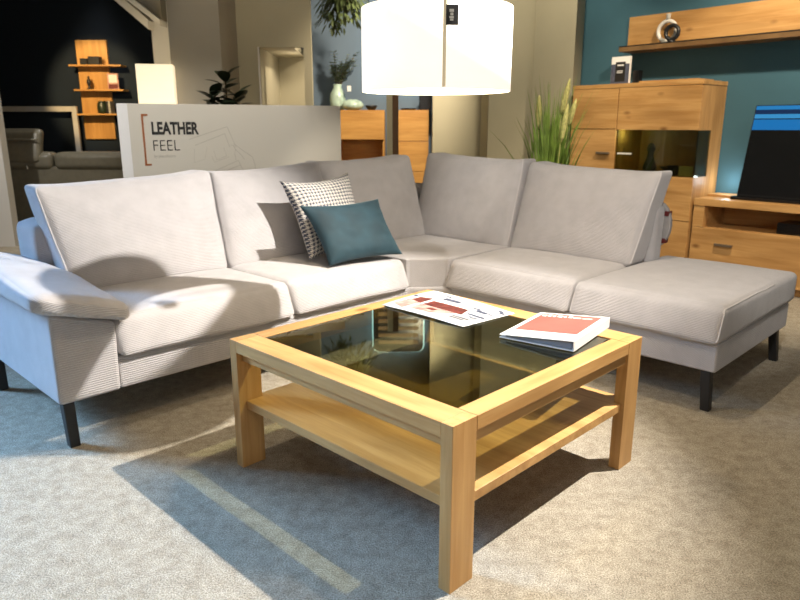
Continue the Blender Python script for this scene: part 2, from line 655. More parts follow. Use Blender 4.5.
# sloping roof beams above the dark corner
struct('beam_1', prism_xz([(-3.15, 2.62), (-3.06, 2.62), (-2.335, 1.99), (-2.327, 2.07), (-2.98, 2.63), (-2.98, 2.75), (-3.15, 2.75)], 6.7, 6.85), M['white_wall'])
struct('beam_2', prism_xz([(-3.02, 2.66), (-2.126, 1.985), (-2.12, 2.03), (-2.98, 2.70)], 6.40, 6.6), M['white_wall'])
struct('beam_3', prism_xz([(-2.96, 2.69), (-2.12, 2.035), (-2.12, 3.0), (-2.96, 3.0)], 6.45, 6.6), M['grey_wall'])
# walls behind the camera, with the daylight window
struct('wall_outer_left', box(-7, -6.9, -4, 9, 0, 3.8), M['white_wall'])
struct('wall_outer_right', box(7.4, 7.5, -4, 9, 0, 3.8), M['grey_wall'])
struct('wall_front', box(-7, 7.5, -4.1, -4.0, 0, 3.8), M['grey_wall'])
struct('wall_outer_back', box(-7, 7.5, 9.0, 9.1, 0, 3.8), M['grey_wall'])

# ------------------------------------------------------------------ corner sofa
sofa = tag(empty('corner_sofa', T0, TA), 'light grey ribbed L-shaped corner sofa with black legs and chaise end', 'sofa')
CX, CY = M['cord_x'], M['cord_y']
obj('base_frame', prism([(-0.15, 1.495), (1.41, 1.495), (1.575, 1.335), (1.575, -0.04), (2.50, -0.04), (2.50, 2.45), (-0.15, 2.45)], 0.165, 0.292), CX, sofa, bevel=0.012, segs=3)
# back rest frames
bk = obj('back_frame', soft(soft_fn((1.262, 0.135, 0.278), 0.05, (0, 0.01, 0.006), lambda q, p: Vector((1.103 + q.x, 2.325 + q.y + 0.02 * p[2], 0.440 + q.z))), 20), CX, sofa, smooth=True)
bk2 = obj('back_frame', soft(soft_fn((0.068, 0.94, 0.285), 0.05, (0.01, 0, 0.008), lambda q, p: Vector((2.342 + q.x + 0.01 * p[2], 1.51 + q.y, 0.450 + q.z))), 20), CY, sofa, smooth=True)
# arm with its padded top
arm = bmesh.new()
pr = [(-0.372, 0.165), (-0.15, 0.165), (-0.145, 0.430), (-0.372, 0.500)]
lo = [arm.verts.new((x, 1.48, z)) for x, z in pr]
hi = [arm.verts.new((x, 2.42, z)) for x, z in pr]
arm.faces.new(lo)
arm.faces.new(hi)
for i in range(4):
    arm.faces.new((lo[i], lo[(i + 1) % 4], hi[(i + 1) % 4], hi[i]))
obj('arm', arm, CX, sofa, bevel=0.016, segs=3)


def pad_warp(q, p):
    k = (q.y + 0.46) / 0.92          # 0 front .. 1 rear
    th = 0.066 + 0.040 * min(1, k * 2.2)
    w = 0.165
    s = -0.262 + q.x
    base = 0.500 - (s + 0.372) * 0.27
    u = (q.z / 0.06 + 1) / 2
    crown = 0.016 * (1 - (q.x / w) ** 2) if p[2] > 0 else 0
    z = base + u * th + crown * u
    y = 1.92 + q.y - 0.012 * (1 - abs(p[0]))
    # puckered front seam
    if p[1] < -0.5:
        z += 0.0035 * math.sin(q.x * 90) * u * (1 - u) * 4
    return Vector((s, y, z))


pad = obj('arm_pad', soft(soft_fn((0.165, 0.475, 0.06), 0.038, (0.012, 0.02, 0), pad_warp, 3, 0.002), 26), CX, sofa, smooth=True)


def piping(f, path, r=0.0035, name='piping', parent=None, mat='pipe'):
    pts = [f(p) for p in path]
    return obj(name, tube(pts, r, 6), M[mat], parent, smooth=True)


def lin(a, b, n=24):
    return [tuple(a[i] + (b[i] - a[i]) * k / n for i in range(3)) for k in range(n + 1)]


def seat(name, x0, x1, along, mat, seed, ends=(1, -1), z1=0.44, front=None, rear=None, z0=0.288):
    """seat cushion; along 'x' faces -y, along 'y' faces -x"""
    if along == 'x':
        front, rear = front or 1.49, rear or 2.22
        cx, cy, hx, hy = (x0 + x1) / 2, (front + rear) / 2, (x1 - x0) / 2, (rear - front) / 2
        bul = (0.004, 0.012, 0.012)
    else:
        front, rear = front or 1.565, rear or 2.28
        cx, cy, hx, hy = (front + rear) / 2, (x0 + x1) / 2, (rear - front) / 2, (x1 - x0) / 2
        bul = (0.012, 0.004, 0.012)
    hz = (z1 - z0) / 2

    def wp(q, p):
        # fronts slope: the top leads in a little, the bottom edge tucks under
        v = q.copy()
        if along == 'x':
            v.y += 0.030 * p[2] * max(0, -p[1]) ** 3
        else:
            v.x += 0.030 * p[2] * max(0, -p[0]) ** 3
        return v + Vector((cx, cy, z0 + hz))
    f = soft_fn((hx, hy, hz), 0.029, bul, wp, seed, 0.003)
    o = obj(name, soft(f, 24), mat, sofa, smooth=True)
    for e in ends:
        if along == 'x':
            path = lin((e, 0.3, 1), (e, -1, 1)) + lin((e, -1, 1), (e, -1, -1), 10)[1:]
        else:
            path = lin((0.3, e, 1), (-1, e, 1)) + lin((-1, e, 1), (-1, e, -1), 10)[1:]
        piping(f, path, parent=o)
    return o


seat('seat_cushion', -0.142, 0.655, 'x', CX, 1, ends=(1,))
seat('seat_cushion', 0.660, 1.398, 'x', CX, 2, ends=(1,), z1=0.442)
seat('seat_cushion', 0.622, 1.355, 'y', CY, 4, ends=(1,), z1=0.440)
seat('chaise_cushion', -0.05, 0.617, 'y', CY, 5, ends=(-1, 1), z1=0.436, rear=2.54)
cc = bmesh.new()
prism([(1.402, 1.50), (1.418, 1.498), (1.566, 1.372), (1.575, 1.36), (2.30, 1.36), (2.30, 2.30), (1.402, 2.30)], 0.288, 0.444, cc)
obj('corner_cushion', cc, M['cord_x'], sofa, smooth=False, bevel=0.04, segs=6)


def back_cushion(name, x0, x1, z0, z1, along, mat, plane, seed, lean=0.20, ear=(0.012, 0.012), th=0.085, pipes=(1, -1), dz=(0, 0), skew=(0, 0), sag=0.010):
    """loose back cushion; plane = front of its lower edge; dz lifts its two top corners; skew slides its top corners along the sofa"""
    hx, hz = (x1 - x0) / 2, (z1 - z0) / 2
    cx = (x0 + x1) / 2

    def wp(q, p):
        u = (q.x / hx + 1) / 2
        v = (q.z / hz + 1) / 2
        a = abs(p[0])
        z = z0 + hz + q.z
        z += max(0, v) ** 2 * (dz[0] * (1 - u) + dz[1] * u)
        z += max(0, v) ** 2 * ((ear[0] if p[0] < 0 else ear[1]) * a ** 5 - sag * (1 - a * a))
        x = cx + q.x + max(0, v) * (skew[0] * (1 - u) + skew[1] * u)
        d = plane + th + q.y + lean * v
        return Vector((x, d, z)) if along == 'x' else Vector((d, x, z))
    f = soft_fn((hx, th, hz), 0.030, (0.002, 0.052, 0.006), wp, seed, 0.0045)
    o = obj(name, soft(f, 26), mat, sofa, smooth=True)
    for e in pipes:
        piping(f, lin((e, -0.86, -0.98), (e, -0.86, 0.98)), r=0.003, parent=o)
    return o


back_cushion('back_cushion', -0.095, 0.645, 0.425, 0.878, 'x', CX, 1.985, 11, dz=(-0.010, 0.018), skew=(-0.045, 0.05), pipes=(-1,))
back_cushion('back_cushion', 0.655, 1.390, 0.425, 0.895, 'x', CX, 1.985, 12, dz=(-0.006, 0.012), skew=(0.05, 0.01), pipes=())
back_cushion('back_cushion', 1.395, 2.105, 0.425, 0.912, 'x', CX, 1.985, 13, dz=(0.004, 0.018), skew=(0.0, 0.045), pipes=())
back_cushion('back_cushion', 1.358, 2.120, 0.425, 0.918, 'y', CY, 2.085, 14, dz=(0.0, 0.024), skew=(0.045, 0.05), ear=(0.018, 0.014), pipes=(-1,))
back_cushion('back_cushion', 0.600, 1.345, 0.425, 0.896, 'y', CY, 2.085, 15, dz=(-0.010, 0.014), skew=(-0.038, 0.018), ear=(0.018, 0.012), pipes=(-1,))


def sofa_leg(x, y, dx=0.0, dy=0.0):
    b = bmesh.new()
    h = 0.020
    lo = [b.verts.new((x + dx + sx * h * 0.9, y + dy + sy * h * 0.9, 0)) for sx, sy in ((-1, -1), (1, -1), (1, 1), (-1, 1))]
    hi = [b.verts.new((x + sx * h, y + sy * h, 0.168)) for sx, sy in ((-1, -1), (1, -1), (1, 1), (-1, 1))]
    b.faces.new(lo)
    b.faces.new(hi)
    for i in range(4):
        b.faces.new((lo[i], lo[(i + 1) % 4], hi[(i + 1) % 4], hi[i]))
    return obj('leg', b, M['black_metal'], sofa, bevel=0.003)


for a in ((-0.337, 1.515, 0, -0.02), (-0.345, 2.30, 0, -0.02), (1.61, 0.005, -0.02, -0.02), (2.44, 0.0, 0, -0.02), (2.42, 2.36, 0, 0), (0.95, 2.38, 0, 0)):
    sofa_leg(*a)

# fabric swatch wallet hanging behind the end of the back
sw = tag(empty('fabric_swatch', T(2.415, 0.618, 0), TA), 'round grey fabric swatch with a red tag hanging behind the sofa back end', 'fabric sample')
bm = bmesh.new()
n = 24
pts = [(0.02 + 0.0, 0.1 * math.cos(2 * math.pi * k / n)) for k in range(n)]
prof = [(0.02 + 0.085 * math.cos(2 * math.pi * k / n), 0.61 + 0.125 * math.sin(2 * math.pi * k / n)) for k in range(n)]
lo = [bm.verts.new((0.0 + 0.012, y, z)) for y, z in prof]
hi = [bm.verts.new((0.0 + 0.042, y, z)) for y, z in prof]
bm.faces.new(lo)
bm.faces.new(hi)
for i in range(n):
    bm.faces.new((lo[i], lo[(i + 1) % n], hi[(i + 1) % n], hi[i]))
obj('swatch_body', bm, M['grey_bag'], sw, bevel=0.006)
rt = obj('tag', box(0.008, 0.048, -0.045, -0.005, 0.515, 0.540), M['dark_red'], sw)
rt['label'] = 'dark red woven tag'
obj('tag', box(0.008, 0.048, -0.052, -0.01, 0.66, 0.685), M['dark_red'], sw)

# ------------------------------------------------------------------ throw pillows


def pillow(bl, br, tl, tr, th, n=30, pinch=0.05, seed=0, crease=0.0):
    bl, br, tl, tr = (Vector(v) for v in (bl, br, tl, tr))
    bm = bmesh.new()
    uvl = bm.loops.layers.uv.new('UVMap')
    nrm = (br - bl).cross(tl - bl).normalized()

    def base(u, v):
        uu = u + pinch * (0.5 - u) * 2 * (1 - (2 * v - 1) ** 2) * abs(2 * u - 1)
        vv = v + pinch * (0.5 - v) * 2 * (1 - (2 * u - 1) ** 2) * abs(2 * v - 1)
        return (bl * (1 - uu) + br * uu) * (1 - vv) + (tl * (1 - uu) + tr * uu) * vv
    G = {}
    for side in (1, -1):
        for i in range(n + 1):
            for j in range(n + 1):
                if side < 0 and (i in (0, n) or j in (0, n)):
                    G[(side, i, j)] = G[(1, i, j)]
                    continue
                u, v = i / n, j / n
                a = (1 - (2 * u - 1) ** 4) * (1 - (2 * v - 1) ** 4)
                h = th * max(0, a) ** 0.62
                s = Vector((u * 4 + seed, v * 4, side * 3.1))
                h *= 1 + 0.12 * noise.noise(s) + crease * noise.noise(s * 2.6)
                G[(side, i, j)] = bm.verts.new(base(u, v) + nrm * h * side)
    for side in (1, -1):
        for i in range(n):
            for j in range(n):
                ks = [(i, j), (i + 1, j), (i + 1, j + 1), (i, j + 1)]
                f = bm.faces.new([G[(side,) + k] for k in ks])
                for lp, k in zip(f.loops, ks):
                    lp[uvl].uv = (k[0] / n, k[1] / n)
    return bm


hp = obj('throw_pillow', pillow(T(0.945, 1.735, 0.47), T(1.41, 1.77, 0.47), T(0.925, 1.93, 0.853), T(1.40, 1.95, 0.872), 0.066, pinch=0.07, seed=1, crease=0.05), M['houndstooth'], smooth=True)
tag(hp, 'black and white houndstooth square pillow leaning behind the teal pillow', 'pillow', 'throw pillows on the sofa')
tp = obj('throw_pillow', pillow(T(0.945, 1.58, 0.462), T(1.40, 1.525, 0.468), T(0.895, 1.735, 0.746), T(1.425, 1.735, 0.740), 0.055, pinch=0.05, seed=5, crease=0.10), M['teal_velvet'], smooth=True)
tag(tp, 'plain teal velvet oblong pillow in front of the houndstooth pillow', 'pillow', 'throw pillows on the sofa')

# ------------------------------------------------------------------ coffee table
tb = tag(empty('coffee_table', T0, TA), 'square honey oak coffee table with dark glass top and lower shelf', 'coffee table')
TW, TD, LE, LN, H = 0.965, 0.951, 0.090, 0.037, 0.45
legs = [(0, 0), (0, TD - LN), (TW - LE, 0), (TW - LE, TD - LN)]
for x, y in legs:
    obj('leg', box(x, x + LE, y, y + LN, 0, H), M['oak_z'], tb, bevel=0.001)
for x in (0, TW - LE):
    obj('top_beam', box(x, x + LE, LN + 0.0003, TD - LN - 0.0003, H - 0.040, H), M['oak_y'], tb, bevel=0.001)
for y in (0, TD - 0.062):
    obj('top_rail', box(LE + 0.0015, TW - LE - 0.0015, y, y + 0.062, H - 0.040, H), M['oak_x'], tb, bevel=0.002)
for x in (0.022, TW - 0.045):
    obj('apron', box(x, x + 0.023, LN, TD - LN, H - 0.073, H - 0.0405), M['oak_y'], tb, bevel=0.001)
for y in (0.008, TD - 0.030):
    obj('apron', box(LE, TW - LE, y, y + 0.022, H - 0.073, H - 0.0405), M['oak_x'], tb, bevel=0.001)
g, a_, l_ = 0.012, 0.028, LN + 0.001
obj('lower_shelf', prism([(a_, l_), (LE + 0.001, l_), (LE + 0.001, g), (TW - LE - 0.001, g), (TW - LE - 0.001, l_), (TW - a_, l_),
                          (TW - a_, TD - l_), (TW - LE - 0.001, TD - l_), (TW - LE - 0.001, TD - g), (LE + 0.001, TD - g), (LE + 0.001, TD - l_), (a_, TD - l_)], 0.208, 0.236),
    M['oak_y'], tb, bevel=0.0015)
gp = obj('glass_pane', box(LE + 0.001, TW - LE - 0.001, 0.063, TD - 0.063, H - 0.009, H - 0.003), M['glass_top'], tb)
gp['label'] = 'dark bronze glass pane'

# open magazine spread
mg = tag(empty('magazine', T(0.64, 0.49, H), TA), 'open white magazine spread with rust red photo lying flat on the glass', 'magazine')
# its own axes: x towards the table's far edge, y towards the sofa
Q = [(-0.003, 0.002), (0.266, -0.025), (0.322, 0.425), (0.008, 0.415)]
bm = bmesh.new()
nn_ = 16


def mag_pt(u, v, z=0.0):
    a = [Vector(q) for q in Q]
    p = (a[0] * (1 - u) + a[1] * u) * (1 - v) + (a[3] * (1 - u) + a[2] * u) * v
    lift = 0.004 * abs(math.sin(math.pi * v)) + 0.012 * max(0, v - 0.62) ** 2 * 6 * (1 - u) * u * 2
    return Vector((p.x, p.y, 0.0012 + lift + z))


G = [[bm.verts.new(mag_pt(i / nn_, j / nn_)) for j in range(nn_ + 1)] for i in range(nn_ + 1)]
B = [[bm.verts.new(mag_pt(i / nn_, j / nn_) - Vector((0, 0, 0.0022 + 0 * j))) for j in range(nn_ + 1)] for i in range(nn_ + 1)]
for gset in (G, B):
    for i in range(nn_):
        for j in range(nn_):
            bm.faces.new((gset[i][j], gset[i + 1][j], gset[i + 1][j + 1], gset[i][j + 1]))
for k in range(nn_):
    for (i0, j0, i1, j1) in ((k, 0, k + 1, 0), (k, nn_, k + 1, nn_), (0, k, 0, k + 1), (nn_, k, nn_, k + 1)):
        bm.faces.new((G[i0][j0], G[i1][j1], B[i1][j1], B[i0][j0]))
for v in bm.verts:
    v.co.z = max(v.co.z, 0.0002)
pg = obj('pages', bm, M['white_paper'], mg, smooth=True)


def print_patch(name, poly, mat, z=0.0014, parent=mg, sub=5):
    bm = bmesh.new()
    a = [Vector(q) for q in poly]
    g = [[None] * (sub + 1) for _ in range(sub + 1)]
    for i in range(sub + 1):
        for j in range(sub + 1):
            u, v = i / sub, j / sub
            q = (a[0] * (1 - u) + a[1] * u) * (1 - v) + (a[3] * (1 - u) + a[2] * u) * v
            g[i][j] = bm.verts.new(mag_pt(q.x, q.y, z))
    for i in range(sub):
        for j in range(sub):
            bm.faces.new((g[i][j], g[i + 1][j], g[i + 1][j + 1], g[i][j + 1]))
    return obj(name, bm, mat, parent)


# (u across: 0 = near the glass middle, 1 = towards the far rail; v along: 0 = right end, 1 = left end)
print_patch('photo', [(0.36, 0.24), (0.60, 0.30), (0.58, 0.72), (0.36, 0.72)], M['rust_print'])
print_patch('photo', [(0.14, 0.46), (0.355, 0.30), (0.355, 0.74), (0.12, 0.72)], M['pink_print'])
print_patch('photo', [(0.03, 0.04), (0.36, 0.06), (0.30, 0.26), (0.05, 0.42)], M['stone_print'])
print_patch('photo', [(0.06, 0.78), (0.44, 0.78), (0.40, 0.93), (0.14, 0.95)], M['pink_print'])
print_patch('photo', [(0.38, 0.76), (0.66, 0.77), (0.58, 0.90), (0.42, 0.91)], M['rust_print'], z=0.0018)
print_patch('photo', [(0.22, 0.50), (0.30, 0.48), (0.31, 0.58), (0.24, 0.60)], M['rust_print'], z=0.0018)
for (u, v, du, dv) in ((0.44, 0.04, 0.05, 0.19), (0.36, 0.07, 0.03, 0.10), (0.70, 0.23, 0.04, 0.09), (0.86, 0.06, 0.05, 0.06), (0.80, 0.015, 0.05, 0.06), (0.64, 0.06, 0.03, 0.05),
                       (0.72, 0.50, 0.09, 0.20), (0.62, 0.12, 0.07, 0.12), (0.24, 0.10, 0.03, 0.18), (0.18, 0.12, 0.03, 0.16), (0.86, 0.68, 0.035, 0.07), (0.56, 0.93, 0.05, 0.05)):
    print_patch('text_block', [(u, v), (u + du, v), (u + du, v + dv), (u, v + dv)], M['slate_print'], z=0.0020, sub=3)

# ring binder: spine to the right, cover sloping down to the fore edge
bi = tag(empty('ring_binder', T(0.668, 0.080, H), TA + R(9)), 'white ring binder with a coral red cover on the table corner', 'binder')
BLn, BWd, BT = 0.325, 0.255, 0.035
prof = [(0.0, 0.0), (0.0, BT), (BWd, 0.012), (BWd, 0.009), (0.004, BT - 0.004), (0.004, 0.0035), (BWd, 0.0035), (BWd, 0.0)]
bm = bmesh.new()
lo = [bm.verts.new((0, y, z)) for y, z in prof]
hi = [bm.verts.new((BLn, y, z)) for y, z in prof]
bm.faces.new(lo)
bm.faces.new(hi)
for i in range(len(prof)):
    j = (i + 1) % len(prof)
    bm.faces.new((lo[i], lo[j], hi[j], hi[i]))
obj('cover', bm, M['white_card'], bi, bevel=0.0008)
bm = bmesh.new()
prof = [(0.010, 0.006), (0.010, BT - 0.008), (BWd - 0.02, 0.0095), (BWd - 0.02, 0.006)]
lo = [bm.verts.new((0.006, y, z)) for y, z in prof]
hi = [bm.verts.new((BLn - 0.006, y, z)) for y, z in prof]
bm.faces.new(lo)
bm.faces.new(hi)
for i in range(4):
    j = (i + 1) % 4
    bm.faces.new((lo[i], lo[j], hi[j], hi[i]))
obj('pages', bm, M['page_blue'], bi)
slope = math.atan2(BT - 0.012, BWd)


def on_cover(me_or_bm, name, mat, x, y, rot, z=0.0008):
    o = obj(name, me_or_bm, mat, bi)
    o.matrix_local = Matrix.Translation((x, y, BT - y * math.tan(slope) + z)) @ Matrix.Rotation(-slope, 4, 'X') @ Matrix.Rotation(rot, 4, 'Z')
    return o


on_cover(box(0, 0.235, 0, 0.215, -0.0004, 0.0003), 'cover_print', M['coral'], 0.075, 0.022, 0)
# the white script on the cover is too blurred to read: a row of brush marks, and a fine grey line below the print
y_ = 0.228
for wd, ht, sh in ((0.018, 0.020, 0), (0.014, 0.028, 4), (0.012, 0.020, 0), (0.020, 0.024, -3), (0.012, 0.018, 2), (0.016, 0.026, 0), (0.030, 0.012, 8), (0.036, 0.009, 12)):
    on_cover(prism([(0, -wd / 2), (ht, -wd / 2 + 0.002), (ht * 0.9, wd / 2), (ht * 0.15, wd / 2 - 0.003)], -0.0003, 0.0003), 'cover_script', M['white_paper'], 0.268, y_ - wd / 2, R(sh), z=0.0016)
    y_ -= wd + 0.004
on_cover(box(0, 0.005, -0.165, 0, -0.0003, 0.0003), 'cover_line', M['grey_ink'], 0.058, 0.205, 0, z=0.0012)

# ------------------------------------------------------------------ pendant lamp
PL = Vector((0.1246, 2.457, 0))
pd = tag(empty('pendant_lamp', PL), 'large round white drum pendant lamp hanging above the coffee table', 'lamp')
RAD, Z0, Z1 = 0.256, 1.236, 1.503
bm = bmesh.new()
lathe([(RAD - 0.003, Z0), (RAD, Z0), (RAD, Z1), (RAD - 0.003, Z1), (RAD - 0.003, Z0)], 72, bm, False, False)
obj('shade', bm, M['shade'], pd, smooth=False, bevel=0)
for p in pd.children[0].data.polygons:
    p.use_smooth = True
pd.children[0].data.materials[0] = M['shade']
a0 = math.atan2(-1, 0.045)
bm = bmesh.new()
for k in range(3):
    pass
vsl = []
for a in (a0 - 0.021, a0, a0 + 0.021):
    for z in (Z0 + 0.004, Z1 - 0.004):
        vsl.append(bm.verts.new(((RAD + 0.0012) * math.cos(a), (RAD + 0.0012) * math.sin(a), z)))
bm.faces.new((vsl[0], vsl[2], vsl[3], vsl[1]))
bm.faces.new((vsl[2], vsl[4], vsl[5], vsl[3]))
sm_ = obj('shade_seam', bm, M['shade_seam'], pd)
a1 = a0 + 0.085
bm = bmesh.new()
box(-0.019, 0.019, -0.0015, 0.0015, -0.029, 0.029, bm)
tg = obj('hang_tag', bm, M['black_ink'], pd)
tg.location = ((RAD + 0.003) * math.cos(a1), (RAD + 0.003) * math.sin(a1), Z1 - 0.055)
tg.rotation_euler = (0, 0, a1 + math.pi / 2)
tg['label'] = 'small dark hang tag with pale print'
bm = bmesh.new()
for zz, hh, ww in ((0.012, 0.004, 0.009), (0.002, 0.004, 0.006), (-0.007, 0.003, 0.009), (-0.014, 0.003, 0.007)):
    box(-ww, ww * 0.5, -0.0025, -0.0016, zz - hh, zz + hh, bm)
obj('tag_print', bm, M['stone_print'], tg)
obj('cord', tube([(0, 0, Z1 - 0.10), (0, 0, 3.76)], 0.004), M['black_plastic'], pd, smooth=True)
obj('canopy', lathe([(0.05, 3.76), (0.05, 3.8)], 24), M['black_plastic'], pd)
sp_ = bmesh.new()
for k in range(3):
    a = 2 * math.pi * k / 3 + 0.6
    tube([(0, 0, Z1 - 0.06), (RAD * math.cos(a) * 0.995, RAD * math.sin(a) * 0.995, Z1 - 0.012)], 0.002, 6, sp_)
obj('spider', sp_, M['chrome'], pd)
sp_ = bmesh.new()
bmesh.ops.create_uvsphere(sp_, u_segments=16, v_segments=10, radius=0.022)
bl_ = obj('bulb', sp_, M['bulb'], pd, smooth=True)
bl_.location = (0, 0, Z1 - 0.10)

# ------------------------------------------------------------------ sign board behind the sofa
SA = R(23.6)
sg = tag(empty('sign_board', (-1.73, 4.30, 0), SA), 'freestanding white display board reading LEATHER FEEL behind the sofa', 'sign')
obj('panel', box(0, 1.437, 0, 0.035, 0.02, 1.255), M['board'], sg, bevel=0.002)
obj('foot', box(0.1, 0.16, -0.10, 0.14, 0, 0.02), M['alu'], sg)
obj('foot', box(1.27, 1.33, -0.10, 0.14, 0, 0.02), M['alu'], sg)
obj('edge_strip', box(-0.004, 0.058, -0.003, -0.0002, 0.02, 1.2545), M['white_paper'], sg)


def on_sign(me, name, mat, u, z):
    o = obj(name, me, mat, sg)
    o.matrix_local = Matrix.Translation((u, -0.0012, z)) @ Matrix.Rotation(R(90), 4, 'X')
    return o


on_sign(text_mesh('LEATHER', 0.102, 0.287, bold=0.0042), 'lettering', M['black_ink'], 0.188, 1.072)
on_sign(text_mesh('FEEL', 0.098, 0.160, bold=-0.0013), 'lettering', M['black_ink'], 0.190, 0.968)
on_sign(text_mesh('by planofutura', 0.026, 0.130), 'lettering', M['grey_ink'], 0.190, 0.927)
bm = bmesh.new()
box(0.132, 0.144, -0.002, -0.0006, 0.877, 1.193, bm)
box(0.144, 0.171, -0.002, -0.0006, 1.181, 1.193, bm)
box(0.144, 0.171, -0.002, -0.0006, 0.877, 0.889, bm)
obj('bracket_mark', bm, M['copper'], sg)
bm = bmesh.new()


def stroke(pts, r=0.0016):
    for (u0, w0), (u1, w1) in zip(pts, pts[1:]):
        d = Vector((u1 - u0, 0, w1 - w0))
        if d.length < 1e-6:
            continue
        nrm = Vector((-d.z, 0, d.x)).normalized() * r
        a, b = Vector((u0, -0.0012, w0)), Vector((u1, -0.0012, w1))
        bm.faces.new([bm.verts.new(v) for v in (a - nrm, b - nrm, b + nrm, a + nrm)])


stroke([(0.41, 1.035), (0.435, 1.046), (0.655, 1.116), (0.690, 1.025), (0.705, 0.985)])
stroke([(0.445, 1.0), (0.637, 1.072), (0.665, 0.985)])
stroke([(0.546, 0.828), (0.715, 0.900), (0.735, 0.85)])
stroke([(0.60, 0.822), (0.725, 0.868), (0.745, 0.835)])
stroke([(0.690, 1.01), (0.72, 0.985), (0.76, 0.955), (0.81, 0.92), (0.825, 0.87), (0.825, 0.82)])
stroke([(0.690, 1.0), (0.70, 0.97), (0.735, 0.935), (0.757, 0.905)])
stroke([(0.672, 1.0), (0.69, 0.995), (0.70, 0.97), (0.695, 0.945), (0.70, 0.90)])
stroke([(0.56, 0.965), (0.575, 0.905), (0.64, 0.93), (0.625, 0.985)], 0.0010)
stroke([(0.545, 0.93), (0.56, 0.89), (0.66, 0.925)], 0.0010)
stroke([(0.44, 0.98), (0.43, 0.89), (0.50, 0.91), (0.52, 0.99)], 0.0008)
obj('line_drawing', bm, M['line_ink'], sg)

# ------------------------------------------------------------------ rubber plant and lamp behind the board


def leaf(bm, base, d, length, width, up=Vector((0, 0, 1)), droop=0.25, n=6, fold=0.15):
    d = d.normalized()
    side = d.cross(up)
    if side.length < 1e-3:
        side = Vector((1, 0, 0))
    side.normalize()
    nrm = side.cross(d)
    rows = []
    for i in range(n + 1):
        k = i / n
        w = width * math.sin(math.pi * min(1, 0.06 + 0.94 * k)) ** 0.8 * 0.5 if i < n else 0.0004
        c = base + d * length * k - Vector((0, 0, 1)) * droop * length * k * k
        rows.append([bm.verts.new(c - side * w + nrm * fold * w), bm.verts.new(c), bm.verts.new(c + side * w + nrm * fold * w)])
    for a, b in zip(rows, rows[1:]):
        bm.faces.new((a[0], a[1], b[1], b[0]))
        bm.faces.new((a[1], a[2], b[2], b[1]))


rp = tag(empty('rubber_plant', (-1.29, 5.25, 0)), 'dark leafy rubber plant showing above the white display board', 'plant')
obj('pot', lathe([(0.11, 0), (0.15, 0.28), (0.14, 0.28), (0.13, 0.25)], 24), M['pot'], rp, smooth=True)
bm = bmesh.new()
for ax_, ay_ in ((0, 0), (0.06, 0.03), (-0.09, 0.0)):
    tube([(ax_ * .3, ay_ * .3, 0.24), (ax_ * .8, ay_, 0.9), (ax_, ay_, 1.34 if ax_ else 1.45)], 0.010, 6, bm, r2=0.005)
obj('stem', bm, M['stem'], rp)
bm = bmesh.new()
for (ax_, ay_, zt, nl) in ((0.0, 0, 1.49, 16), (0.07, 0.03, 1.36, 13), (-0.10, 0, 1.36, 13), (0.02, -0.05, 1.28, 12)):
    for k in range(nl):
        a = 2.4 * k + ax_ * 9
        z = zt - 0.016 * k
        up = 0.9 - 0.10 * k
        leaf(bm, Vector((ax_, ay_, z - 0.02)), Vector((math.cos(a), math.sin(a), max(-0.1, up))), random.uniform(0.15, 0.20), 0.095, droop=0.2)
obj('foliage', bm, M['leaf_dark'], rp, smooth=True)

bl = tag(empty('floor_lamp', (-1.965, 5.75, 0), R(12)), 'lit cream box-shaped floor lamp behind the white display board', 'lamp')
obj('base', box(-0.12, 0.12, -0.12, 0.12, 0, 0.03), M['black_metal'], bl, bevel=0.004)
obj('pole', tube([(0, 0, 0.03), (0, 0, 0.9)], 0.012), M['black_metal'], bl)
bm = box(-0.14, 0.14, -0.14, 0.14, 0.88, 1.592)
obj('shade', bm, M['shade_box'], bl, bevel=0.004)

# ------------------------------------------------------------------ dark corner, far left
ls = tag(empty('leather_sofa', (-3.55, 7.05, 0), 0), 'olive grey leather sofa seen from behind near the dark wall', 'sofa')
LE_ = M['leather']
obj('back_panel', box(-1.25, 1.0, -0.02, 0.10, 0.08, 0.72), LE_, ls, bevel=0.02, segs=3)
for xa, xb in ((-1.25, 0.012), (0.022, 1.0)):
    obj('back_roll', soft(soft_fn(((xb - xa) / 2, 0.11, 0.088), 0.06, (0, 0.01, 0.006), lambda q, p, xa=xa, xb=xb: q + Vector(((xa + xb) / 2, 0.06, 0.772)), 2, 0.002), 16), LE_, ls, smooth=True)
    obj('seat', box(xa + 0.02, xb - 0.01, 0.10, 0.70, 0.12, 0.44), LE_, ls, bevel=0.04, segs=3)
hr = obj('headrest', soft(soft_fn((0.34, 0.06, 0.165), 0.05, (0, 0.01, 0.004), lambda q, p: q + Vector((-0.435, 0.02 + 0.05 * p[2], 0.925)), 4, 0.002), 16), LE_, ls, smooth=True)
piping(lambda p: Vector((-0.435 + p[0] * 0.335, -0.075 + 0.05 * 0.3, 0.985)), lin((-1, 0, 0), (1, 0, 0), 6), 0.012, 'headrest_seam', hr, 'leather')
for xx in (-0.25, -0.62):
    obj('headrest_rod', tube([(xx, -0.035, 0.80), (xx + 0.012, -0.05, 0.69)], 0.010), M['chrome'], ls, smooth=True)
for xx, yy in ((-1.15, 0.1), (0.9, 0.1), (-1.15, 0.6), (0.9, 0.6)):
    obj('leg', box(xx - 0.02, xx + 0.02, yy - 0.02, yy + 0.02, 0, 0.12), M['chrome'], ls)

bm = bmesh.new()
box(-0.9, 0.78, 0, 0.03, 1.275, 1.332, bm)
box(0.725, 0.78, 0, 0.03, 0, 1.275, bm)
box(-0.9, -0.855, 0, 0.03, 0, 1.275, bm)
mf = obj('metal_frame', bm, M['alu'])
mf.location = (-4.40, 7.86, 0)
tag(mf, 'plain grey metal tube frame standing behind the leather sofa', 'frame')

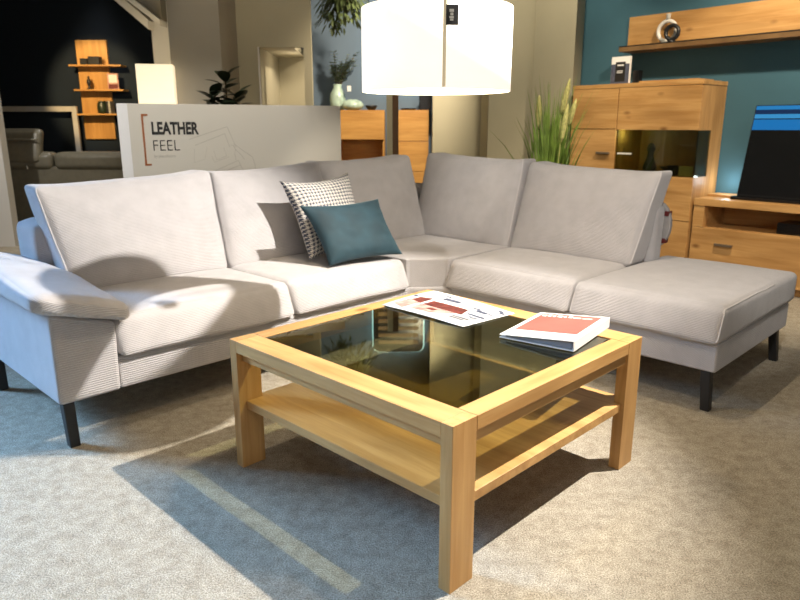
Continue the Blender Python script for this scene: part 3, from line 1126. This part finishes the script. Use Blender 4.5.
wx = -3.60
lad = tag(empty('wall_shelf', (wx, 7.998, 0)), 'golden wood wall panel with three small ledges on the dark wall', 'shelf')
obj('back_panel', box(0, 0.345, -0.03, 0, 0.975, 2.04), M['beech_z'], lad, bevel=0.002)
for z, a, b in ((1.752, -0.028, 0.545), (1.494, 0.0, 0.545), (1.235, 0.0, 0.52)):
    obj('ledge', box(a, b, -0.19, -0.031, z, z + 0.018), M['beech_x'], lad, bevel=0.001)
for x, w, h_, lb in ((0.10, 0.07, 0.065, 'smaller dark box on the top ledge of the golden wall shelf'), (0.19, 0.12, 0.085, 'larger dark box on the top ledge of the golden wall shelf')):
    o = obj('storage_box', box(0, w, -0.09, 0, 0, h_), M['dark_ceramic'], bevel=0.003)
    o.location = (wx + x, 7.90, 1.7702)
    tag(o, lb, 'box', 'boxes on the top ledge')
o = obj('figurine', lathe([(0.03, 0), (0.03, 0.01), (0.010, 0.02), (0.016, 0.05), (0.026, 0.075), (0.018, 0.10), (0.008, 0.115), (0.014, 0.125), (0.008, 0.14)], 16), M['dark_ceramic'], smooth=True)
o.location = (wx + 0.145, 7.88, 1.5122)
tag(o, 'small dark figurine on the middle ledge of the golden wall shelf', 'figurine')
pc = tag(empty('picture_card', (wx + 0.42, 7.87, 1.5122)), 'small white and red picture card at the end of the middle ledge', 'picture')
obj('card', box(-0.06, 0.06, -0.006, 0.006, 0, 0.17), M['pink_print'], pc)
obj('picture_print', box(-0.052, 0.052, -0.0075, -0.006, 0.008, 0.055), M['dark_red'], pc)
obj('picture_print', box(-0.045, 0.045, -0.0075, -0.006, 0.07, 0.155), M['white_paper'], pc)
o = obj('jar', lathe([(0.045, 0), (0.055, 0.03), (0.055, 0.10), (0.035, 0.13), (0.04, 0.135)], 20), M['leaf_dark'], smooth=True)
o.location = (wx + 0.27, 7.87, 1.2532)
tag(o, 'dark green jar on the lowest ledge of the golden wall shelf', 'jar')
for k, mt in enumerate(('dark_ceramic', 'stone_print')):
    o = obj('book', box(0, 0.022, -0.11, 0, 0, 0.135), M[mt], bevel=0.001)
    o.location = (wx + 0.335 + 0.026 * k, 7.92, 1.2532)
    tag(o, 'dark slim book standing beside the green jar' if k == 0 else 'pale slim book standing at the end beside a dark book', 'book', 'books on the lowest ledge')

# ------------------------------------------------------------------ middle background
BX = M['beech_x']


def cab_front(parent, x0, x1, y, z0, z1, mat, name='door', handle=None):
    d = obj(name, box(x0, x1, y - 0.02, y, z0, z1), mat, parent, bevel=0.0015)
    if handle:
        hx, hz, hw = handle
        obj('handle', box(hx - hw / 2, hx + hw / 2, y - 0.045, y - 0.0205, hz - 0.008, hz + 0.008), M['bronze'], d, bevel=0.002)
    return d


c1 = tag(empty('open_cabinet', (-0.64, 7.2, 0)), 'golden wood cabinet with a dark open niche under the green vases', 'cabinet')
bm = bmesh.new()
box(0, 0.02, 0, 0.4, 0, 1.258, bm)
box(0.46, 0.48, 0, 0.4, 0, 1.258, bm)
box(0, 0.48, 0, 0.4, 1.2585, 1.278, bm)
box(0.02, 0.46, 0.37, 0.39, 0, 1.258, bm)
box(0.02, 0.46, 0.0, 0.37, 0.60, 0.62, bm)
obj('carcass', bm, BX, c1)
cab_front(c1, 0.002, 0.478, 0, 0.985, 1.256, BX, 'flap')
cab_front(c1, 0.002, 0.478, 0, 0.02, 0.60, BX, 'door')
c2 = tag(empty('drawer_cabinet', (-0.02, 7.2, 0)), 'narrow golden wood drawer cabinet right of the slim grey post', 'cabinet')
obj('carcass', box(0, 0.315, 0, 0.4, 0, 1.278), BX, c2)
for z0, z1 in ((0.97, 1.262), (0.66, 0.964), (0.34, 0.654), (0.03, 0.334)):
    cab_front(c2, 0.003, 0.312, 0, z0, z1, BX, 'drawer')

vs = tag(obj('vase', lathe([(0.055, 0), (0.075, 0.04), (0.085, 0.10), (0.075, 0.17), (0.045, 0.225), (0.042, 0.25), (0.050, 0.262), (0.040, 0.255), (0.035, 0.2)], 28), M['celadon'], smooth=True),
         'tall pale green glazed vase holding eucalyptus stems', 'vase', 'pale green vases')
vs.location = (-0.655, 7.42, 1.2785)
vs2 = tag(obj('vase', lathe([(0.05, 0), (0.10, 0.02), (0.118, 0.05), (0.095, 0.085), (0.05, 0.105), (0.040, 0.108), (0.036, 0.10), (0.03, 0.07)], 28), M['celadon'], smooth=True),
          'squat pale green glazed vase in front of the tall vase', 'vase', 'pale green vases')
vs2.location = (-0.492, 7.31, 1.2785)
eu = tag(empty('eucalyptus_bunch', (-0.655, 7.42, 1.47)), 'bunch of grey green eucalyptus stems standing in the tall vase', 'plant')
st_, lf = bmesh.new(), bmesh.new()
for k in range(14):
    a = random.uniform(0, 6.28)
    tip = Vector((0.07 + 0.13 * math.cos(a), 0.10 * math.sin(a), random.uniform(0.22, 0.40)))
    pts = [Vector((0.004 * math.cos(a), 0.004 * math.sin(a), 0.0)), tip * 0.5 + Vector((0, 0, 0.04)), tip]
    tube(pts, 0.0025, 5, st_)
    for j in range(9):
        q = 0.3 + 0.7 * j / 8
        base = pts[0].lerp(pts[1], q * 2) if q < 0.5 else pts[1].lerp(pts[2], q * 2 - 1)
        for s_ in (1, -1):
            b = random.uniform(0, 6.28)
            leaf(lf, base, Vector((math.cos(b), math.sin(b), 0.4)), 0.055, 0.046, n=4)
obj('stem', st_, M['stem'], eu)
obj('foliage', lf, M['leaf_sage'], eu)
obj('price_tag', box(0.11, 0.15, -0.115, -0.112, -0.005, 0.05), M['white_paper'], eu)
tb2 = tag(empty('dark_bowl', (-0.30, 7.36, 1.2785)), 'small black bowl behind the squat green vase', 'bowl')
obj('bowl_body', lathe([(0.03, 0), (0.06, 0.03), (0.065, 0.05), (0.06, 0.05), (0.05, 0.02)], 20), M['dark_ceramic'], tb2, smooth=True)
dc = tag(obj('black_speaker', box(0, 0.13, 0, 0.12, 0, 0.19), M['black_plastic'], bevel=0.01), 'black upright speaker box on the narrow drawer cabinet', 'speaker')
dc.location = (0.20, 7.30, 1.2785)
dt = tag(obj('dark_tray', lathe([(0.07, 0), (0.085, 0.014), (0.085, 0.02), (0.075, 0.012)], 20), M['black_plastic'], smooth=True), 'low black dish on the narrow drawer cabinet beside the speaker', 'dish')
dt.location = (0.09, 7.34, 1.2785)

# slim post
po = tag(empty('display_post', (-0.115, 6.0, 0)), 'slim grey square post with a dark brown side below the drum lamp', 'post')
obj('post_body', box(0, 0.05, 0, 0.05, 0, 1.62), M['beige_wall'], po, bevel=0.002)
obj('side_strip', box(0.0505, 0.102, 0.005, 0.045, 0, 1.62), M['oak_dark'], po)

# back-lit mirror on the slate wall; its slat reflection is built as bars
mi = tag(empty('lit_wall_panel', (-0.25, 7.60, 0)), 'black rounded mirror with golden reflected bars and glowing cool edge behind the drum lamp', 'wall panel')


def rrect(x0, x1, z0, z1, r, n=8):
    p = []
    for cx, cz, a0 in ((x1 - r, z1 - r, 0), (x0 + r, z1 - r, 90), (x0 + r, z0 + r, 180), (x1 - r, z0 + r, 270)):
        for k in range(n + 1):
            a = R(a0 + 90 * k / n)
            p.append((cx + r * math.cos(a), cz + r * math.sin(a)))
    return p


obj('body', prism_xz(rrect(-0.06, 0.52, 1.50, 2.34, 0.08), -0.07, -0.03), M['black_plastic'], mi)
obj('led_edge', prism_xz(rrect(-0.075, 0.535, 1.485, 2.355, 0.09), -0.03, -0.012), M['led'], mi)
bm = bmesh.new()
for k in range(8):
    z = 1.60 + 0.085 * k
    box(0.0, 0.46, -0.078, -0.0705, z, z + 0.045, bm)
obj('slat_reflection', bm, M['mirrored_gold'], mi)

hg = tag(empty('hanging_plant', (-0.52, 6.75, 0)), 'mossy green hanging plant above the tall vase', 'plant')
obj('hanging_cord', tube([(0, 0, 2.30), (0, 0, 3.8)], 0.004, 6), M['stem'], hg)
obj('basket', lathe([(0.06, 2.24), (0.13, 2.34), (0.12, 2.34)], 20), M['stem'], hg)
bm = bmesh.new()
for k in range(420):
    a = random.uniform(0, 6.28)
    rr = random.uniform(0.03, 0.25)
    z = 2.36 - rr * random.uniform(0.2, 1.2) - random.uniform(0, 0.08)
    leaf(bm, Vector((rr * math.cos(a), rr * math.sin(a), z)), Vector((math.cos(a), math.sin(a), -0.6)), random.uniform(0.05, 0.085), 0.022, n=4, droop=0.5)
for k in range(70):
    leaf(bm, Vector((-0.08 + random.uniform(-0.05, 0.05), random.uniform(-0.05, 0.05), 2.16 - 0.0025 * k)), Vector((random.uniform(-1, 1), random.uniform(-1, 1), -1.0)), 0.06, 0.024, n=4)
obj('foliage', bm, M['leaf_moss'], hg)

# grass plant by the beige corner
gr = tag(empty('potted_grass', (1.14, 5.25, 0)), 'tall potted ornamental grass with straw plumes behind the sofa corner', 'plant')
obj('pot', lathe([(0.12, 0), (0.16, 0.34), (0.15, 0.34), (0.14, 0.30)], 24), M['pot'], gr, smooth=True)
bm = bmesh.new()
for k in range(260):
    a = random.uniform(0, 6.28)
    r0 = random.uniform(0, 0.10)
    lean = abs(random.gauss(0, 0.075)) + 0.02
    hgt = random.uniform(0.65, 1.08) * (1 - 0.35 * lean)
    if random.random() < 0.12:
        hgt = random.uniform(1.05, 1.22)
    base = Vector((r0 * math.cos(a), r0 * math.sin(a), 0.31))
    w = random.uniform(0.006, 0.011)
    side = Vector((-math.sin(a + 0.7), math.cos(a + 0.7), 0))
    rows = []
    for i in range(7):
        q = i / 6
        c = base + Vector((math.cos(a), math.sin(a), 0)) * lean * (q * 0.6 + 0.9 * q ** 3) + Vector((0, 0, hgt * (q - 0.25 * lean * q ** 3)))
        ww = w * (1 - q ** 2 * 0.95)
        rows.append((bm.verts.new(c - side * ww), bm.verts.new(c + side * ww)))
    for A, B in zip(rows, rows[1:]):
        bm.faces.new((A[0], A[1], B[1], B[0]))
obj('blades', bm, M['blade'], gr)
for (x, y, z0, z1, dx) in ((-0.11, -0.05, 1.10, 1.34, -0.005), (0.06, -0.03, 1.20, 1.46, 0.05), (0.05, -0.10, 1.00, 1.28, 0.04), (0.13, 0.03, 1.12, 1.32, 0.05)):
    b = tube([(x + dx * q, y, z0 + (z1 - z0) * q) for q in (0, .15, .4, .7, .9, 1)], 0.02, 10)
    pts = list(b.verts)
    for i, sc in enumerate((0.35, 0.95, 1.15, 0.9, 0.5, 0.12)):
        ring = pts[i * 10:(i + 1) * 10]
        c = sum((v.co for v in ring), Vector()) / 10
        for v in ring:
            v.co = c + (v.co - c) * sc
    tube([(x * 0.2, y * 0.2, 0.32), (x * .8, y * .8, z0 * 0.75), (x, y, z0 + 0.02)], 0.003, 5, b)
    obj('plume', b, M['plume'], gr, smooth=True)

# ------------------------------------------------------------------ right wall furniture
OX, OZ = M['oak_x'], M['oak_z']
dcab = tag(empty('display_cabinet', (0, 0, 0), WA), 'tall oak display cabinet with a smoked glass corner at the blue wall', 'cabinet')
X0, X1, D0, D1, ZT = -3.422, -2.343, 4.90, 5.262, 1.437
XS = -3.0
bm = bmesh.new()
box(X0, X0 + 0.02, D0, D1, 0, 1.405, bm)                # left side
box(XS - 0.01, XS + 0.01, D0, D1, 0, 1.405, bm)         # divider
box(X1 - 0.02, X1, D0, D1, 0, 0.757, bm)                # right side, below the glass
box(X1 - 0.02, X1, D0, D1, 1.09, 1.405, bm)
box(X1 - 0.02, X1, D0 + 0.185, D1, 0.757, 1.09, bm)
box(X0 + 0.02, X1 - 0.02, D1 - 0.015, D1, 0, 1.405, bm)  # back
box(XS + 0.01, X1 - 0.001, D0 + 0.002, D1 - 0.015, 0.737, 0.757, bm)  # niche floor
box(XS + 0.01, X1 - 0.001, D0 + 0.002, D1 - 0.015, 1.09, 1.11, bm)
obj('carcass', bm, OZ, dcab)
obj('top', box(X0 - 0.004, X1 + 0.004, D0 - 0.022, D1, 1.4055, ZT), OX, dcab, bevel=0.002)
obj('top_board', box(-2.92, -2.445, D0 + 0.12, D1 - 0.005, ZT + 0.0005, ZT + 0.02), OX, dcab, bevel=0.002)
cab_front(dcab, X0 + 0.002, XS - 0.003, D0, 1.099, 1.403, OX, 'door')
cab_front(dcab, X0 + 0.002, XS - 0.003, D0, 0.42, 1.093, OX, 'door', (-3.10, 0.912, 0.115))
cab_front(dcab, XS + 0.003, X1 - 0.001, D0, 1.092, 1.403, OX, 'flap')
cab_front(dcab, XS + 0.003, X1 - 0.001, D0, 0.437, 0.753, OX, 'drawer')
cab_front(dcab, XS + 0.003, X1 - 0.001, D0, 0.05, 0.431, OX, 'drawer')
cab_front(dcab, X0 + 0.002, XS - 0.003, D0, 0.05, 0.414, OX, 'drawer')
gd = obj('glass_door', box(XS + 0.004, X1 - 0.001, D0 - 0.012, D0 - 0.006, 0.757, 1.089), M['glass_cab'], dcab)
obj('handle', box(XS + 0.03, XS + 0.145, D0 - 0.03, D0 - 0.0125, 0.906, 0.918), M['white_ceramic'], gd)
obj('side_glass', box(X1 - 0.008, X1 - 0.002, D0 - 0.005, D0 + 0.185, 0.757, 1.089), M['glass_cab'], dcab)
# in the niche
o = obj('vase', lathe([(0.04, 0), (0.055, 0.05), (0.03, 0.11), (0.022, 0.16), (0.034, 0.19), (0.026, 0.215), (0.012, 0.235)], 20), M['dark_ceramic'], smooth=True)
o.location = W(-2.79, D0 + 0.16, 0.7572)
tag(o, 'dark curvy vase behind the smoked cabinet glass', 'vase')
o = obj('bowl', lathe([(0.05, 0), (0.08, 0.03), (0.11, 0.055), (0.10, 0.055), (0.04, 0.015)], 28), M['dark_ceramic'], smooth=True)
o.location = W(-2.62, D0 + 0.225, 0.7572)
tag(o, 'wide black bowl behind the smoked cabinet glass', 'bowl')
o = obj('storage_box', box(-0.03, 0.03, -0.03, 0.03, 0, 0.075), M['dark_ceramic'], bevel=0.002)
o.location = W(-2.555, D0 + 0.07, 0.7572)
o.rotation_euler = (0, 0, WA)
tag(o, 'small black box in front of the bowl in the glass cabinet', 'box')
o = obj('storage_box', box(-0.045, 0.045, -0.02, 0.02, 0, 0.07), M['plume'], bevel=0.002)
o.location = W(-2.45, D0 + 0.07, 0.7572)
o.rotation_euler = (0, 0, WA)
tag(o, 'small yellow box near the right corner of the glass cabinet', 'box')
# on top
ct = tag(empty('brochure', W(-3.05, D0 + 0.06, ZT + 0.001), WA), 'upright brochure with dark picture panel on top of the display cabinet', 'brochure')
obj('booklet', box(-0.085, 0.075, 0, 0.025, 0, 0.205), M['white_card'], ct, bevel=0.001)
obj('picture_print', box(-0.083, 0.073, -0.0015, 0, 0.004, 0.150), M['slate_print'], ct)
obj('picture_print', box(-0.045, 0.040, -0.003, -0.0015, 0.02, 0.165), M['black_ink'], ct)
for xx, za, zb in ((0.025, 0.135, 0.146), (0.022, 0.095, 0.101), (0.018, 0.083, 0.089)):
    obj('printed_line', box(-0.03, xx, -0.0042, -0.003, za, zb), M['white_paper'], ct)
o = obj('storage_box', box(0, 0.05, 0, 0.06, 0, 0.10), M['black_plastic'], bevel=0.002)
o.location = W(-2.968, D0 + 0.10, ZT + 0.0005)
o.rotation_euler = (0, 0, WA)
tag(o, 'small black box right beside the brochure on the cabinet top', 'box')

# wall board with a ledge
wb = tag(empty('wall_board', (0, 0, 0), WA), 'long oak wall board with a dark-edged display ledge above the cabinet', 'shelf')
obj('board', box(-3.175, -0.9, 5.235, 5.268, 1.725, 1.965), OX, wb, bevel=0.002)
obj('ledge', box(-3.15, -0.9, 5.07, 5.268, 1.690, 1.7245), M['ledge_wood'], wb, bevel=0.001)
lt = obj('ledge_cover', box(-3.15, -0.9, 5.068, 5.234, 1.7247, 1.732), M['black_metal'], wb)
lt['label'] = 'thin black metal top of the ledge'
# two ring ornaments


def ring_ornament(name, cx, d, R0, r, zc, mat, label, cat, neck=0.0, flat=0.5):
    b = bmesh.new()
    n, k = 36, 10
    rings = []
    for i in range(n):
        a = 2 * math.pi * i / n
        rings.append([b.verts.new((math.cos(a) * (R0 + r * math.cos(2 * math.pi * j / k)), flat * 2 * r * math.sin(2 * math.pi * j / k), math.sin(a) * (R0 + r * math.cos(2 * math.pi * j / k)))) for j in range(k)])
    for i in range(n):
        for j in range(k):
            b.faces.new((rings[i][j], rings[(i + 1) % n][j], rings[(i + 1) % n][(j + 1) % k], rings[i][(j + 1) % k]))
    if neck:
        lathe([(0.016, R0 + r * 0.6), (0.016, R0 + r + neck), (0.020, R0 + r + neck + 0.005), (0.012, R0 + r + neck)], 16, b)
    lathe([(0.03, -R0 - r - 0.006), (0.03, -R0 - r + 0.008)], 16, b)
    o = obj(name, b, mat, smooth=True)
    o.location = W(cx, d, zc)
    o.rotation_euler = (0, 0, WA)
    return tag(o, label, cat)


ring_ornament('ring_vase', -2.815, 5.185, 0.072, 0.015, 1.732 + 0.093, M['white_ceramic'], 'white ring-shaped bud vase on the wall ledge', 'vase', neck=0.03)
ring_ornament('ring_ornament', -2.742, 5.125, 0.050, 0.015, 1.732 + 0.071, M['dark_ceramic'], 'black ring ornament in front of the white ring vase', 'ornament')

# low board and television
lb = tag(empty('tv_lowboard', (0, 0, 0), WA), 'low oak television board with open niche and drawer at the blue wall', 'sideboard')
Xa, Xb = -2.325, -0.55
bm = bmesh.new()
box(Xa, Xa + 0.078, 4.902, 5.262, 0.405, 0.560, bm)
box(Xb - 0.078, Xb, 4.902, 5.262, 0.405, 0.560, bm)
box(Xa, Xb, 5.24, 5.262, 0.05, 0.56, bm)
box(Xa, Xa + 0.02, 4.922, 5.24, 0.05, 0.405, bm)
box(Xb - 0.02, Xb, 4.922, 5.24, 0.05, 0.405, bm)
box(Xa + 0.02, Xb - 0.02, 4.922, 5.24, 0.385, 0.405, bm)
box(Xa + 0.05, Xb - 0.05, 4.95, 5.22, 0, 0.05, bm)
obj('carcass', bm, OX, lb)
obj('top', box(Xa - 0.002, Xb + 0.002, 4.895, 5.265, 0.5605, 0.611), OX, lb, bevel=0.003)
obj('cable_cover', box(Xa, -2.11, 5.10, 5.262, 0.6112, 0.628), OX, lb, bevel=0.001)
cab_front(lb, Xa + 0.001, -1.44, 4.922, 0.055, 0.402, OX, 'drawer', (-2.078, 0.292, 0.125))
cab_front(lb, -1.436, Xb - 0.001, 4.922, 0.055, 0.402, OX, 'drawer', (-1.0, 0.292, 0.125))
o = obj('media_box', box(0, 0.3, 0, 0.2, 0, 0.075), M['black_plastic'], bevel=0.003)
o.location = W(-1.77, 4.98, 0.4055)
o.rotation_euler = (0, 0, WA)
tag(o, 'black media box inside the open niche of the low board', 'media player')
tv = tag(empty('television', W(-2.085, 5.03, 0.6115), WA), 'large black television leaning back with blue bands across its screen top', 'television')
obj('foot_bar', box(-0.03, 1.20, -0.03, 0.035, 0, 0.022), M['black_plastic'], tv, bevel=0.004)
bd = obj('screen_body', box(0, 1.18, 0, 0.03, 0, 0.645), M['black_plastic'], tv, bevel=0.004)
bd.location = (0, 0, 0.023)
bd.rotation_euler = (R(-13), 0, 0)
scn = obj('screen', box(0.006, 1.174, -0.0015, 0.0, 0.0, 0.62), M['screen'], bd)
scn.location = (0, 0, 0.018)

# ------------------------------------------------------------------ light


def spot(name, loc, target, power, col, size=70, blend=0.3, radius=0.03):
    l = bpy.data.lights.new(name, 'SPOT')
    l.energy = power
    l.color = col
    l.spot_size = R(size)
    l.spot_blend = blend
    l.shadow_soft_size = radius
    o = bpy.data.objects.new(name, l)
    C.objects.link(o)
    o.location = loc
    o.rotation_euler = (Vector(target) - Vector(loc)).to_track_quat('-Z', 'Y').to_euler()
    return o


def point(name, loc, power, col, radius=0.05):
    l = bpy.data.lights.new(name, 'POINT')
    l.energy = power
    l.color = col
    l.shadow_soft_size = radius
    o = bpy.data.objects.new(name, l)
    C.objects.link(o)
    o.location = loc
    return o


def area(name, loc, target, sx, sy, power, col):
    l = bpy.data.lights.new(name, 'AREA')
    l.shape = 'RECTANGLE'
    l.size, l.size_y = sx, sy
    l.energy = power
    l.color = col
    o = bpy.data.objects.new(name, l)
    C.objects.link(o)
    o.location = loc
    o.rotation_euler = (Vector(target) - Vector(loc)).to_track_quat('-Z', 'Y').to_euler()
    return o


WARM, NEUT, SKY = (1.0, 0.84, 0.62), (1.0, 0.945, 0.87), (0.30, 0.58, 1.0)
spot('ceiling_spot_a', (1.778, 2.25, 2.917), (-0.78, 2.12, 0.3), 900, NEUT, 63, 0.55, 0.025)
spot('ceiling_spot_b', (0.58, 3.03, 3.3), (0.9, 2.0, 0.0), 110, WARM, 90, 0.5, 0.03)
spot('ceiling_spot_c', (1.35, 1.7, 3.3), (1.5, 1.7, 0.0), 42, WARM, 70, 0.7, 0.03)
spot('ceiling_spot_d', (-0.15, -0.60, 3.10), (0.85, 3.2, 0.6), 30, NEUT, 62, 0.5, 0.03)
spot('fill_spot_right_seat', (0.55, 0.75, 2.9), (1.2, 3.5, 0.85), 225, NEUT, 36, 0.4, 0.03)  # added fill lamp that brightens the right back cushion, no known fixture
spot('fill_spot_corner_seat', (1.35, 1.95, 3.1), (0.02, 4.35, 0.82), 190, (1.0, 0.90, 0.74), 23, 0.5, 0.03)  # extra lamp put in to lift the corner back cushions
spot('ceiling_spot_right_wall', (2.0, 3.6, 2.9), W(-2.2, 5.1, 0.7), 230, WARM, 80, 0.6, 0.06)
spot('ceiling_spot_shelf', (-3.3, 5.5, 2.45), (-3.40, 8.0, 1.48), 330, (1.0, 0.70, 0.34), 27, 0.5, 0.04)
spot('fill_spot_leather', (-3.2, 7.75, 3.2), (-3.5, 7.2, 0.6), 70, NEUT, 60, 0.6, 0.05)  # unseen lamp added for highlights along the leather back roll
spot('fill_spot_left_wall', (-3.6, 4.6, 3.2), (-3.9, 6.4, 1.0), 190, NEUT, 44, 0.6, 0.05)  # invented lamp that brightens the white wall at far left
spot('ceiling_spot_back', (0.30, 6.0, 2.40), (-0.45, 7.5, 1.3), 170, WARM, 90, 0.6, 0.06)
spot('fill_spot_niche', (-1.0, 4.6, 3.2), (-1.1, 6.6, 1.3), 36, WARM, 60, 0.6, 0.06)  # added lamp, lightens the partition and its recess
point('niche_fill', (-1.0, 6.9, 1.65), 1.2, WARM, 0.05)  # small point light put inside the recess to brighten it, no fitting there
spot('ceiling_spot_corner', (0.9, 4.9, 2.9), (0.9, 6.4, 1.2), 75, (1.0, 0.88, 0.66), 100, 0.6, 0.06)
point('pendant_bulb', (PL.x, PL.y, Z1 - 0.10), 26, (1.0, 0.80, 0.52), 0.04)
point('floor_lamp_glow', (-2.1, 6.25, 1.6), 7, (1.0, 0.80, 0.5), 0.1)
point('lowboard_led', W(-2.22, 5.17, 0.72), 0.8, (0.85, 0.95, 1.0), 0.03)
point('cabinet_led', W(-2.93, D0 + 0.05, 1.06), 0.6, (0.85, 1.0, 0.5), 0.02)
spot('fill_spot_sign', (-1.0, 2.2, 3.3), (-1.45, 4.4, 1.1), 300, NEUT, 42, 0.6, 0.05)  # added because the board came out too dark, not a known fixture
win = area('daylight_window', (-5.4, 3.4, 2.3), (-1.8, 1.6, 0.05), 1.5, 1.5, 66, SKY)
win.data.spread = R(48)
area('front_fill', (2.2, -2.6, 1.7), (1.2, 3.4, 0.5), 2.4, 1.8, 30, (1.0, 0.96, 0.90))  # soft fill added from the camera side, no window seen there

w = bpy.data.worlds.new('room_air')
SC.world = w
w.use_nodes = True
w.node_tree.nodes['Background'].inputs[0].default_value = (1.0, 0.92, 0.82, 1)
w.node_tree.nodes['Background'].inputs[1].default_value = 0.05

# ------------------------------------------------------------------ camera
cam = bpy.data.cameras.new('camera')
cam.sensor_width = 36
cam.lens = FPX * 36 / 800
cam.dof.use_dof = True
cam.dof.focus_distance = 2.2
cam.dof.aperture_fstop = 4.5
co = bpy.data.objects.new('camera', cam)
C.objects.link(co)
co.location = (0, 0, CAM_H)
co.rotation_euler = (math.pi / 2 - PITCH, 0, 0)
SC.camera = co
SC.view_settings.view_transform = 'Standard'
SC.view_settings.look = 'None'
SC.view_settings.gamma = 1
SC.view_settings.exposure = 0.3
SC.cycles.use_denoising = True
SC.cycles.max_bounces = 8
SC.cycles.sample_clamp_indirect = 4
